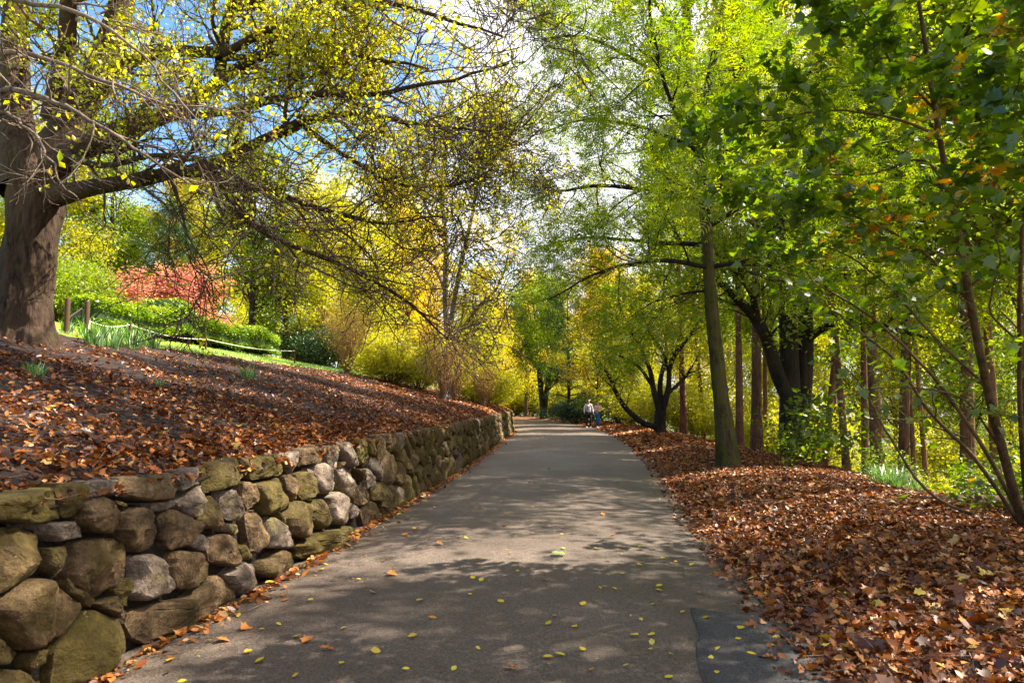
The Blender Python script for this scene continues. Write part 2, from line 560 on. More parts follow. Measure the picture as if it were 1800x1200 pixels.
a = np.arange(n_) + 3 * n_; b = (np.arange(n_) + 1) % n_ + 3 * n_
T = np.stack([a, b, np.full(n_, 4 * n_)], 1)
obj('asphalt_patch', mesh('asphalt_patch', V, F + [T], M['asphalt_new'], True), road)


def sheet(name, line, dists, prof, mat, label, off=0.0, ns=260, jit=None):
    Ln = resample(line, ns)
    tg = np.gradient(Ln, axis=0); tg /= np.linalg.norm(tg, axis=1)[:, None]
    nrm = np.stack([-tg[:, 1], tg[:, 0]], 1)
    if line is RIGHT: nrm = -nrm
    d = np.asarray(dists)
    P = Ln[:, None, :] + nrm[:, None, :] * d[None, :, None]
    z = prof(np.broadcast_to(np.maximum(d, 0)[None], P.shape[:2]), np.broadcast_to(Ln[:, 1:2], P.shape[:2]), P[..., 0], P[..., 1]) + off
    if jit is not None: z = z + jit(P)
    V = np.concatenate([P, z[..., None]], 2).reshape(-1, 3)
    nu = len(d)
    q = (np.arange(ns - 1)[:, None] * nu + np.arange(nu - 1)[None, :]).ravel()
    F = np.stack([q, q + 1, q + nu + 1, q + nu], 1)
    if line is not RIGHT: F = F[:, ::-1]
    return tag(obj(name, mesh(name, V, [F], mat, True)), label, kind='structure')


BED_W = 6.6
fl = lambda P: rng.normal(0, .012, P.shape[:2])
bank = sheet('bank', LEFT, np.concatenate([[.12, .3], np.linspace(.5, BED_W, 44)]), bank_h, M['bed'], 'sloping bed of dark mulch and brown leaves above the stone wall', 0, 420, fl)
lawn = sheet('lawn', LEFT, np.linspace(BED_W - .05, 26, 40), bank_h, M['lawn'], 'strip of bright mown grass between the leaf bed and the hedge', 0)
hill = sheet('hillside', LEFT, np.concatenate([np.linspace(25.9, 60, 14), [90, 140, 200]]), bank_h, M['forest_floor'], 'wooded hillside rising behind the lawn', 0)
verge = sheet('verge', RIGHT, np.concatenate([np.linspace(-.05, 5.2, 50)]), right_h, M['verge'], 'verge buried in fallen brown leaves beside the lane', .012, 420, lambda P: rng.normal(0, .010, P.shape[:2]))
wood_floor = sheet('wood_floor', RIGHT, np.concatenate([np.linspace(5.15, 24, 30), [30, 45, 70, 110, 180]]), right_h, M['forest_floor'], 'wooded ground dropping away past the verge', .0)
gs = 300
ground = tag(obj('ground', mesh('ground', [(-gs, -60, -7.5), (gs, -60, -7.5), (gs, 420, -7.5), (-gs, 420, -7.5)], [[(0, 1, 2, 3)]], M['forest_floor'])), 'low ground of the valley under the wood', kind='structure')
fg = np.array([(-200, 74, 1.0), (-26, 75, -.05), (-20, 86, -.05), (-4, 110, -.3), (10, 130, -1), (10, 260, 3), (-200, 260, 8)])
sheet_far = tag(obj('far_ground', mesh('far_ground', fg, [[(0, 1, 2, 3, 4, 5, 6)]], M['forest_floor'])), 'ground of the wood past the bend', kind='structure')

# ------------------------------------------------------------------ stone wall
BAT = 0.10


def wall_hit(px, py):
    d = ray(px, py)
    t = np.linspace(1.2, 60, 6000)
    x = d[0] * t; y = d[1] * t; z = EYE + d[2] * t
    f = x - (xw(y) - BAT * z)
    k = np.nonzero(f < 0)[0]
    k = k[0] if len(k) else -1
    return y[k], z[k]


Z1 = [
 [(-150,250),(60,205),(300,165),(330,225),(345,330),(255,365),(0,345),(-150,350)],
 [(330,150),(450,145),(465,190),(440,235),(410,320),(360,330),(335,250),(320,190)],
 [(455,140),(640,125),(645,170),(630,200),(490,225),(470,190)],
 [(650,115),(940,90),(965,115),(965,180),(930,230),(790,245),(660,215)],
 [(-150,370),(160,385),(240,410),(245,600),(180,650),(0,740),(-150,790)],
 [(270,360),(430,345),(460,390),(455,430),(320,455),(285,420)],
 [(440,250),(560,215),(620,240),(660,300),(655,370),(600,415),(510,405),(440,360)],
 [(720,275),(790,270),(835,320),(860,400),(820,490),(760,515),(700,470),(660,400),(670,320)],
 [(820,250),(945,235),(940,270),(870,295),(825,300)],
 [(850,320),(915,280),(960,290),(1060,365),(1050,430),(1020,470),(925,500),(890,440)],
 [(260,490),(375,475),(385,530),(370,600),(320,635),(275,600)],
 [(430,450),(620,430),(690,470),(700,560),(690,670),(600,700),(525,755),(410,690),(405,600)],
 [(740,530),(820,515),(880,550),(880,600),(925,680),(915,720),(770,770),(700,730),(745,650)],
 [(-100,810),(0,755),(200,645),(320,670),(460,790),(465,820),(370,940),(180,1030),(130,1025),(0,880)],
 [(530,780),(640,740),(690,820),(685,860),(580,815)],
 [(480,815),(560,820),(680,880),(690,960),(710,1030),(560,1130),(480,1190),(330,1260),(305,1180),(330,1000),(400,940)],
 [(-120,920),(0,945),(60,985),(130,1045),(100,1080),(0,1110),(-120,1120)],
 [(185,1040),(290,1020),(280,1080),(200,1140),(180,1110)],
 [(-120,1140),(0,1125),(150,1130),(240,1180),(270,1290),(0,1340),(-100,1340)],
 [(700,830),(850,780),(1010,750),(1180,615),(1230,680),(1290,750),(1020,890),(880,960),(800,1000),(705,930)],
 [(945,500),(1090,510),(1130,570),(1125,650),(1010,710),(945,700),(935,600)],
 [(975,75),(1060,60),(1075,150),(1000,170),(985,190)],
 [(1085,70),(1270,10),(1310,110),(1250,160),(1100,200),(1090,140)],
 [(1280,10),(1330,10),(1335,80),(1315,108),(1290,60)],
 [(1340,15),(1500,-10),(1520,80),(1500,105),(1350,130),(1340,90)],
 [(970,240),(1090,155),(1095,230),(1070,310),(1030,335),(960,260)],
 [(1130,205),(1195,290),(1200,370),(1160,390),(1065,380),(1060,340)],
 [(1190,185),(1240,180),(1295,220),(1300,300),(1280,345),(1210,340),(1180,250)],
 [(1298,135),(1345,150),(1370,230),(1350,270),(1325,285),(1302,250)],
 [(1358,150),(1495,118),(1550,250),(1530,280),(1410,320),(1375,200)],
 [(1518,110),(1550,90),(1572,140),(1578,220),(1560,250),(1528,180)],
 [(1522,0),(1575,-28),(1570,70),(1560,90),(1527,60)],
 [(1582,-30),(1700,-60),(1720,20),(1690,40),(1592,60)],
 [(1578,100),(1620,82),(1668,140),(1673,200),(1620,240),(1588,200)],
 [(1638,70),(1730,40),(1785,140),(1780,180),(1720,205),(1690,190)],
 [(1313,300),(1370,288),(1405,340),(1410,430),(1380,520),(1345,500),(1320,400)],
 [(1420,340),(1460,320),(1530,390),(1568,450),(1540,490),(1420,490),(1418,420)],
 [(1120,430),(1210,412),(1255,430),(1265,560),(1250,590),(1130,560),(1112,520)],
 [(1030,440),(1070,395),(1125,450),(1108,490),(1080,505),(1030,475)],
 [(1202,358),(1270,365),(1275,405),(1250,425),(1205,400)],
 [(1270,490),(1310,468),(1352,520),(1350,545),(1290,550)],
 [(1205,630),(1290,560),(1360,570),(1375,680),(1330,730),(1290,740)],
 [(1400,560),(1480,495),(1550,510),(1575,570),(1560,610),(1430,650),(1395,620)],
 [(1550,480),(1700,405),(1860,368),(1925,395),(1920,430),(1800,500),(1650,560),(1600,545)],
 [(1532,330),(1585,238),(1640,290),(1676,360),(1668,405),(1610,442),(1548,420),(1536,370)],
 [(1628,262),(1690,225),(1740,260),(1755,330),(1750,370),(1702,393),(1684,350)],
 [(700,270),(650,262),(625,235),(690,250)],
 [(600,700),(690,690),(720,640),(735,700),(700,725),(690,800),(640,730)],
 [(1480,300),(1520,310),(1525,360),(1500,345)],
 [(380,640),(420,700),(520,760),(500,800),(400,720)],
]
Z2 = [
 [(622,285),(690,290),(703,340),(680,430),(642,430),(620,350)],
 [(678,265),(760,262),(800,370),(795,425),(742,420),(706,330)],
 [(684,430),(740,403),(788,490),(780,580),(735,618),(702,560)],
 [(800,512),(878,570),(880,620),(800,658),(778,580)],
 [(642,600),(682,562),(743,630),(752,740),(682,775),(650,740)],
 [(750,628),(790,650),(818,690),(772,733),(758,690)],
 [(822,670),(880,622),(920,640),(968,715),(900,763),(850,778)],
 [(780,268),(842,240),(878,370),(850,420),(812,400)],
 [(857,250),(890,240),(913,320),(888,353),(868,330)],
 [(897,225),(1000,210),(1010,270),(922,288)],
 [(945,297),(990,292),(1010,350),(1000,420),(950,420)],
 [(882,400),(915,357),(952,450),(930,498),(892,440)],
 [(857,432),(880,422),(913,520),(872,553)],
 [(897,560),(953,503),(998,600),(940,633),(902,620)],
 [(1012,470),(1060,452),(1088,500),(1060,540),(1022,520)],
 [(957,442),(990,440),(1008,520),(985,543),(967,500)],
 [(1000,640),(1100,582),(1138,630),(1020,668)],
 [(952,652),(1000,650),(1038,680),(980,708)],
 [(700,390),(735,378),(740,400),(690,425)],
 [(800,430),(840,425),(855,510),(830,505)],
 [(575,315),(612,300),(612,345),(590,340)],
]
GREY_N = {5, 12, 2, 21, 25, 27, 36, 41, 31, 34, 38, 8, 39}
polys = []
for k, pl in enumerate(Z1):
    polys.append(([wall_hit(a / 3, 800 + b / 3) for a, b in pl], 'stone_grey' if k in GREY_N else None))
for k, pl in enumerate(Z2):
    polys.append(([wall_hit(400 + a / 3.4615, 700 + b / 3.46) for a, b in pl], 'stone_grey' if k in (0, 1, 2, 4, 5, 11, 12) else None))


def clip_poly(poly, nx, ny, c):
    o = []
    for i in range(len(poly)):
        p, q_ = poly[i], poly[(i + 1) % len(poly)]
        a = nx * p[0] + ny * p[1] - c; b = nx * q_[0] + ny * q_[1] - c
        if a <= 0: o.append(p)
        if (a < 0 < b) or (b < 0 < a):
            t = a / (a - b); o.append((p[0] + t * (q_[0] - p[0]), p[1] + t * (q_[1] - p[1])))
    return o


Y0 = 9.75
YE = 39.5
seeds = []
yv = Y0 + .1
while yv < YE:
    step = rng.uniform(.27, .42)
    nz = rng.choice([3, 3, 4])
    zs = (np.arange(nz) + .5) / nz * 1.12
    for zc in zs:
        seeds.append((yv + step / 2 + rng.uniform(-.13, .13), zc + rng.uniform(-.10, .10)))
    yv += step
seeds = np.array(seeds)
for i, (sy, sz) in enumerate(seeds):
    poly = [(Y0, -.03), (YE, -.03), (YE, WALL_H - .01), (Y0, WALL_H - .01)]
    dd = np.hypot(seeds[:, 0] - sy, seeds[:, 1] - sz)
    for j in np.argsort(dd)[1:18]:
        mx_, my_ = (seeds[j] + (sy, sz)) / 2
        nx, ny = seeds[j][0] - sy, seeds[j][1] - sz
        poly = clip_poly(poly, nx, ny, nx * mx_ + ny * my_)
        if len(poly) < 3: break
    if len(poly) < 3: continue
    c = np.mean(poly, 0)
    poly = [tuple(c + (np.array(p) - c) * (1 - .03 / max(.06, np.hypot(*(np.array(p) - c))))) for p in poly]
    polys.append((poly, 'stone_grey' if rng.random() < .14 else None))
# end face of the wall turns away from the lane; a few stones show there
wall = thing('stone_wall', 'dry stone retaining wall of mossy boulders holding back the leaf bed', 'wall', (xw(4.0), 4.0, 0))
wl = np.array((float(xw(4.0)), 4.0, 0))


def stone_mesh(poly, mname, seed, fine):
    r = np.random.default_rng(seed)
    poly = np.array(poly, float)
    c = poly.mean(0)
    poly = c + (poly - c) * .98
    nb = 44 if fine else 14
    cl = np.vstack([poly, poly[:1]])
    t = np.concatenate([[0], np.cumsum(np.hypot(*np.diff(cl, axis=0).T))])
    s = np.linspace(0, t[-1], nb * 4, endpoint=False)
    q = np.stack([np.interp(s, t, cl[:, 0]), np.interp(s, t, cl[:, 1])], 1)
    q = (np.roll(q, 2, 0) + q * 2 + np.roll(q, -2, 0)) / 4 if fine else q
    kr = 0 if fine else 2
    q = sum(np.roll(q, k, 0) for k in range(-kr, kr + 1)) / (2 * kr + 1)
    q = q[::4]
    size = math.sqrt(abs(np.sum(q[:, 0] * np.roll(q[:, 1], -1) - np.roll(q[:, 0], -1) * q[:, 1])) / 2)
    q = c + (q - c) * (1 + r.normal(0, .018, (nb, 1)))
    proud = min(.11, size * r.uniform(.12, .20))
    prof = [(1.0, -.26), (1.01, -.03), (1.0, .22), (.975, .48), (.93, .72), (.87, .88), (.79, .96), (.69, 1.0), (.58, 1.0), (.45, 1.0), (.31, 1.0), (.16, 1.0)] if fine else [(1.0, -.22), (1.01, 0.0), (.93, .6), (.78, .95), (.42, 1.0)]
    # broken faces: the lowest of several tilted planes
    na = r.integers(3, 6)
    pa = r.uniform(0, 6.28, na); pn = np.stack([np.cos(pa), np.sin(pa)], 1) * r.uniform(.15, .75, (na, 1)); pc_ = r.uniform(.02, .22, na)
    rings = []
    ph = r.uniform(0, 6, 6)
    base = -.03
    for k, (sc_, pr) in enumerate(prof):
        p = c + (q - c) * sc_
        rel = (p - c) / size
        dep = pr if k == 0 else base + proud * pr
        if k:
            fac = np.min(pc_[None] + rel @ pn.T, axis=1)
            fac = np.clip(np.minimum(fac, .10), -.16, .10)
            dep = dep + fac * size * min(1, .25 + pr)
            f1 = np.sin(rel[:, 0] * 6.3 + ph[0] + 2.5 * np.sin(rel[:, 1] * 4 + ph[1])) * np.sin(rel[:, 1] * 7.9 + ph[2])
            f2 = np.sin(rel[:, 0] * 15 + ph[3]) * np.sin(rel[:, 1] * 13 + ph[4])
            dep = dep + size * (.016 * f1 + .008 * f2) * (.4 + .6 * pr)
            if fine:
                fr = np.array([mnoise.fractal(Vector((a_ * 7 + seed, b_ * 7, k * .0)), .8, 2.1, 5) for a_, b_ in p])
                cr_ = np.array([mnoise.ridged_multi_fractal(Vector((a_ * 5, b_ * 5 + seed, 3.1)), .9, 2.2, 4, 1.0, 2.0) for a_, b_ in p])
                dep = dep + .028 * fr * min(1, .3 + pr) - .010 * np.clip(cr_ - 1.2, 0, 1.5)
            else:
                dep = dep + r.normal(0, .012 * size, len(p))
        x = xw(p[:, 0]) - BAT * p[:, 1] + dep
        rings.append(np.column_stack([x, p[:, 0], p[:, 1]]))
    proud = proud + size * min(.10, float(np.min(pc_)))
    cx = float(xw(c[0])) - BAT * c[1] + base + proud
    V = np.concatenate(rings + [np.array([[cx, c[0], c[1]]])]) - wl
    F = []
    area = np.sum(q[:, 0] * np.roll(q[:, 1], -1) - np.roll(q[:, 0], -1) * q[:, 1])
    n = nb
    for k in range(len(prof) - 1):
        a = np.arange(n) + k * n; b = (np.arange(n) + 1) % n + k * n
        f = np.stack([a, b, b + n, a + n], 1)
        F.append(f if area > 0 else f[:, ::-1])
    a = np.arange(n) + (len(prof) - 1) * n; b = (np.arange(n) + 1) % n + (len(prof) - 1) * n
    T = np.stack([a, b, np.full(n, len(prof) * n)], 1)
    if area < 0: T = T[:, ::-1]
    return V, F, T


polys.sort(key=lambda pq: np.mean([p[0] for p in pq[0]]))
rest_v, rest_f, rest_t, off = [], [], [], 0
for k, (pl, mn_) in enumerate(polys):
    yc = np.mean([p[0] for p in pl])
    mt = mn_ or ('stone_moss' if rng.random() < (.35 if yc < 8 else .6) else 'stone_brown')
    Vs, Fs, Ts = stone_mesh(pl, mt, 100 + k, yc < 9.7)
    if k < 300:
        me_ = mesh('stone', Vs, Fs + [Ts], M[mt], True)
        me_.set_sharp_from_angle(angle=R_(24))
        obj('stone', me_, wall)
    else:
        rest_v.append(Vs); rest_f += [f + off for f in Fs]; rest_t.append(Ts + off); off += len(Vs)
if rest_v:
    tag(obj('far_stones', mesh('far_stones', np.concatenate(rest_v), rest_f + rest_t, M['stone_moss'], True), wall), kind='stuff')
# earth backing behind the stones, one solid body
ys = np.linspace(-6, YE, 80)
Vb = []
for y in ys:
    x = float(xw(y)) - .09
    Vb += [(x, y, -.2), (x - BAT * WALL_H, y, WALL_H - .24), (x - .5, y, WALL_H - .2), (x - .5, y, -.2)]
Vb = np.array(Vb) - wl
q = np.arange(len(ys) - 1) * 4
F = [np.stack([q + a, q + 4 + a, q + 4 + b, q + b], 1) for a, b in ((0, 1), (1, 2), (2, 3), (3, 0))]
e = (len(ys) - 1) * 4
F.append(np.array([[0, 1, 2, 3], [e + 3, e + 2, e + 1, e]]))
obj('earth_backing', mesh('earth_backing', Vb, F, M['packed_earth']), wall)
# return of the wall at its far end
rv, rf, off = [], [], 0
for k in range(3):
    for j in range(3):
        yq = YE + .02
        cxx = float(xw(YE)) - .2 - k * .33; czz = .2 + j * .37
        n = 10
        an = np.linspace(0, 2 * math.pi, n, endpoint=False)
        ring = np.stack([cxx + .17 * np.cos(an) * rng.uniform(.85, 1.05, n), np.full(n, yq), czz + .18 * np.sin(an) * rng.uniform(.85, 1.05, n)], 1)
        r2 = ring.copy(); r2[:, 1] -= .12; r3 = (ring - ring.mean(0)) * .6 + ring.mean(0); r3[:, 1] += .08
        Vv = np.concatenate([r2, ring, r3]) - wl
        a = np.arange(n); b = (a + 1) % n
        Fs = [np.stack([a, a + n, b + n, b], 1), np.stack([a + n, a + 2 * n, b + 2 * n, b + n], 1)]
        me = mesh('stone', Vv, Fs + [np.array([[2 * n + i for i in range(n)]])], M['stone_moss'], True)
        obj('stone', me, wall)

# ------------------------------------------------------------------ plant kit
def norm(a):
    return a / np.maximum(np.linalg.norm(a, axis=-1, keepdims=True), 1e-9)


def tubes(P, R, sides):
    """P (N,K,3), R (N,K) -> verts, quads"""
    N, K, _ = P.shape
    T = norm(np.gradient(P, axis=1))
    ref = norm(np.cross(T.mean(1), rng.normal(size=(N, 3))))[:, None, :]
    B = norm(ref - (ref * T).sum(-1, keepdims=True) * T)
    C = np.cross(T, B)
    a = np.linspace(0, 2 * math.pi, sides, endpoint=False)
    V = P[:, :, None, :] + R[:, :, None, None] * (np.cos(a)[None, None, :, None] * B[:, :, None, :] + np.sin(a)[None, None, :, None] * C[:, :, None, :])
    n = np.arange(N)[:, None, None] * K * sides; k = np.arange(K - 1)[None, :, None] * sides
    s0 = np.arange(sides)[None, None, :]; s1 = (s0 + 1) % sides
    F = np.stack([n + k + s0, n + k + s1, n + k + sides + s1, n + k + sides + s0], -1).reshape(-1, 4)
    return V.reshape(-1, 3), F


def curve(pts, rad, K=14):
    """smooth polyline through points; returns (1,K,3),(1,K)"""
    P = np.array(pts, float)
    t = np.concatenate([[0], np.cumsum(np.linalg.norm(np.diff(P, axis=0), axis=1))])
    T = np.gradient(P, t, axis=0) if len(P) > 2 else np.repeat((P[1:] - P[:1]) / t[-1], 2, 0)
    s = np.linspace(0, t[-1], K)
    i = np.clip(np.searchsorted(t, s) - 1, 0, len(t) - 2)
    h = (t[i + 1] - t[i])[:, None]; u = (s - t[i])[:, None] / h
    Q = (2 * u**3 - 3 * u**2 + 1) * P[i] + (u**3 - 2 * u**2 + u) * h * T[i] + (-2 * u**3 + 3 * u**2) * P[i + 1] + (u**3 - u**2) * h * T[i + 1]
    rr = np.interp(np.linspace(0, 1, K), np.linspace(0, 1, len(rad)), rad)
    return Q[None], rr[None]


def spawn(P, R, n, t0, t1, ang, Ln, K=5, wob=.18, trop=0.05, rmul=.55, rmax=1.0, taper=.8, short=.45):
    N, K0, _ = P.shape
    idx = np.repeat(np.arange(N), n); m = len(idx)
    f = (rng.uniform(0, 1, m) + np.tile(np.arange(n), N)) / n * (t1 - t0) + t0
    tt = f * (K0 - 1) * .9999
    i = tt.astype(int); u = (tt - i)[:, None]
    base = P[idx, i] * (1 - u) + P[idx, i + 1] * u
    tan = norm(P[idx, i + 1] - P[idx, i])
    r0 = R[idx, i] * (1 - u[:, 0]) + R[idx, i + 1] * u[:, 0]
    perp = norm(np.cross(tan, rng.normal(size=(m, 3))))
    a = (ang * rng.uniform(.6, 1.35, m))[:, None]
    d = tan * np.cos(a) + perp * np.sin(a)
    L_ = Ln * rng.uniform(.6, 1.25, m) * (1 - short * f)
    out = [base]
    p = base
    up = np.array((0, 0, trop))
    for k in range(1, K):
        d = norm(d + rng.normal(0, wob, (m, 3)) + up)
        p = p + d * (L_ / (K - 1))[:, None]
        out.append(p)
    Q = np.stack(out, 1)
    rb = np.minimum(r0 * rmul, rmax)
    return Q, rb[:, None] * (1 - taper * np.linspace(0, 1, K))[None]


DIAMOND = (np.array([(0, 0, 0), (.45, .26, .07), (1, 0, 0), (.45, -.26, .07)], float), np.array([(0, 1, 2), (0, 2, 3)]))


def fan(pts, curl=.12, centre=(.45, 0, 0)):
    p = np.array([(a, b, curl * (abs(b) * 2) ** 1.5 + curl * .5 * (a - .5) ** 2) for a, b in pts])
    V = np.vstack([[centre], p]); n = len(pts)
    return V, np.array([(0, k + 1, (k + 1) % n + 1) for k in range(n)])


OAKDIA = (np.array([(0, 0, 0), (.35, .22, .08), (.62, .34, .02), (1, 0, -.05), (.6, -.30, .06), (.3, -.24, .03)], float), np.array([(0, 1, 5), (1, 4, 5), (1, 2, 4), (2, 3, 4)]))
MAPLE = fan([(0, 0), (.05, .22), (-.02, .42), (.25, .34), (.42, .56), (.52, .28), (.68, .26), (1, 0), (.68, -.26), (.52, -.28), (.42, -.56), (.25, -.34), (-.02, -.42), (.05, -.22)], .10, (.3, 0, 0))
OAKLEAF = fan([(0, 0), (.18, .10), (.30, .24), (.40, .14), (.58, .28), (.70, .15), (.84, .20), (1, 0), (.84, -.20), (.70, -.15), (.58, -.28), (.40, -.14), (.30, -.24), (.18, -.10)], .22)
OVAL = fan([(0, 0), (.25, .22), (.6, .27), (1, 0), (.6, -.27), (.25, -.22)], .15)


def pinnate(n=4):
    V, F = [], []
    for k in range(n):
        x = .15 + .75 * k / (n - 1)
        for s in (1, -1):
            b = len(V); l = .42 * (1 - .35 * abs(k / (n - 1) - .4))
            V += [(x, 0, 0), (x + .12 * l / .4, s * l * .45, -.02), (x + .25, s * l, -.08), (x + .02, s * l * .5, -.03)]
            F += [(b, b + 1, b + 2), (b, b + 2, b + 3)] if s > 0 else [(b, b + 2, b + 1), (b, b + 3, b + 2)]
    b = len(V); V += [(.9, 0, 0), (1.1, .09, 0), (1.35, 0, -.03), (1.1, -.09, 0)]; F += [(b, b + 1, b + 2), (b, b + 2, b + 3)]
    return np.array(V), np.array(F)


PINN = pinnate()


def leaves(pts, size, tpl=DIAMOND, up=.4, v=None, dirs=None, svar=.3):
    n = len(pts)
    N_ = norm(rng.normal(size=(n, 3)) + np.array((0, 0, up * 2.2)))
    d = rng.normal(size=(n, 3)) if dirs is None else dirs + rng.normal(0, .5, (n, 3))
    T = norm(d - (d * N_).sum(-1, keepdims=True) * N_)
    B = np.cross(N_, T)
    s = (size * np.clip(1 + rng.normal(0, svar, n), .45, 1.8))[:, None, None]
    tv, tf = tpl
    V = pts[:, None, :] + s * (tv[None, :, 0:1] * T[:, None, :] + tv[None, :, 1:2] * B[:, None, :] + tv[None, :, 2:3] * N_[:, None, :])
    F = (np.arange(n)[:, None, None] * len(tv) + tf[None]).reshape(-1, tf.shape[1])
    if v is None: v = rng.uniform(0, 1, n)
    return V.reshape(-1, 3), F, np.repeat(v, len(tv))


def on_twigs(P, n, t0=.15, jitter=.03):
    N, K, _ = P.shape
    idx = np.repeat(np.arange(N), n); m = len(idx)
    tt = rng.uniform(t0, 1, m) * (K - 1) * .9999
    i = tt.astype(int); u = (tt - i)[:, None]
    p = P[idx, i] * (1 - u) + P[idx, i + 1] * u + rng.normal(0, jitter, (m, 3))
    return p, norm(P[idx, i + 1] - P[idx, i]), idx


def cluster_v(idx, n, spread=.5):
    c = rng.beta(2.2, 2.2, n)
    return np.clip(c[idx] * (1 - spread) + rng.uniform(0, 1, len(idx)) * spread, 0, 1)


def crown_mesh(name, wood, leafset, mats):
    """wood: list of (P,R,sides); leafset: (V,F,v); material 0 wood, 1 leaf"""
    Vs, Fq, off, at = [], [], 0, []
    for P, R, sd_ in wood:
        v_, f_ = tubes(P, R, sd_)
        Vs.append(v_); Fq.append(f_ + off); off += len(v_); at.append(np.full(len(v_), .5))
    FL = [np.concatenate(Fq)] if Fq else []
    fm = [0] if Fq else []
    sm = [True] if Fq else []
    if leafset is not None and len(leafset[0]):
        Vs.append(leafset[0]); FL.append(leafset[1] + off); at.append(leafset[2]); fm.append(1); sm.append(False)
    return mesh(name, np.concatenate(Vs), FL, mats, sm, np.concatenate(at), fm)


def tube_mesh(name, P, R, sides, mat, rough=0.0):
    v_, f_ = tubes(P, R, sides)
    if rough: v_ = v_ + rng.normal(0, rough, v_.shape)
    return mesh(name, v_, [f_], mat, True)


def trunk_flare(P, R, sides, mat, amp=.12, seed=0, name='trunk', bark=0, bfreq=5.0):
    """trunk with fluted foot and lumpy bark"""
    v_, f_ = tubes(P, R, sides)
    K = P.shape[1]
    r = np.random.default_rng(seed)
    v = v_.reshape(1, K, sides, 3)
    c = P[:, :, None, :]
    rel = v - c
    if bark:
        aa = np.linspace(0, 2 * math.pi, sides, endpoint=False)
        zl = np.concatenate([[0], np.cumsum(np.linalg.norm(np.diff(P[0], axis=0), axis=1))])
        dsp = np.array([[mnoise.ridged_multi_fractal(Vector((math.cos(q_) * bfreq, math.sin(q_) * bfreq, z_ * bfreq * .75)), .9, 2.1, 4, 1.0, 2.0) for q_ in aa] for z_ in zl])
        bump = np.array([[mnoise.noise(Vector((math.cos(q_) * 1.3, math.sin(q_) * 1.3, z_ * 1.6))) for q_ in aa] for z_ in zl])
        rel = rel * (1 + bark * (dsp - 1.1)[None, :, :, None] + .10 * bump[None, :, :, None])
    a = np.linspace(0, 2 * math.pi, sides, endpoint=False)[None, None, :, None]
    s = np.linspace(0, 1, K)[None, :, None, None]
    ph = r.uniform(0, 6, 4)
    k = 1 + amp * np.sin(a * 3 + ph[0] + s * 2) * (.5 + 1.5 * (1 - s) ** 4) + amp * .5 * np.sin(a * 7 + ph[1] + s * 5) + amp * .3 * np.sin(a * 2 + s * 17 + ph[2])
    v = c + rel * k
    return mesh(name, v.reshape(-1, 3), [f_], mat, True)


# ------------------------------------------------------------------ the big oak on the bank
OAK_AT = hit(40, 598)
D0 = float(OAK_AT[1])
oak = thing('oak_tree', 'huge spreading oak with thick dark trunk and bare lower branches above the bed', 'tree', OAK_AT)
ko = D0 / 10.5


def WP(lst):
    return [W(a, b, c * ko) - OAK_AT for a, b, c in lst]


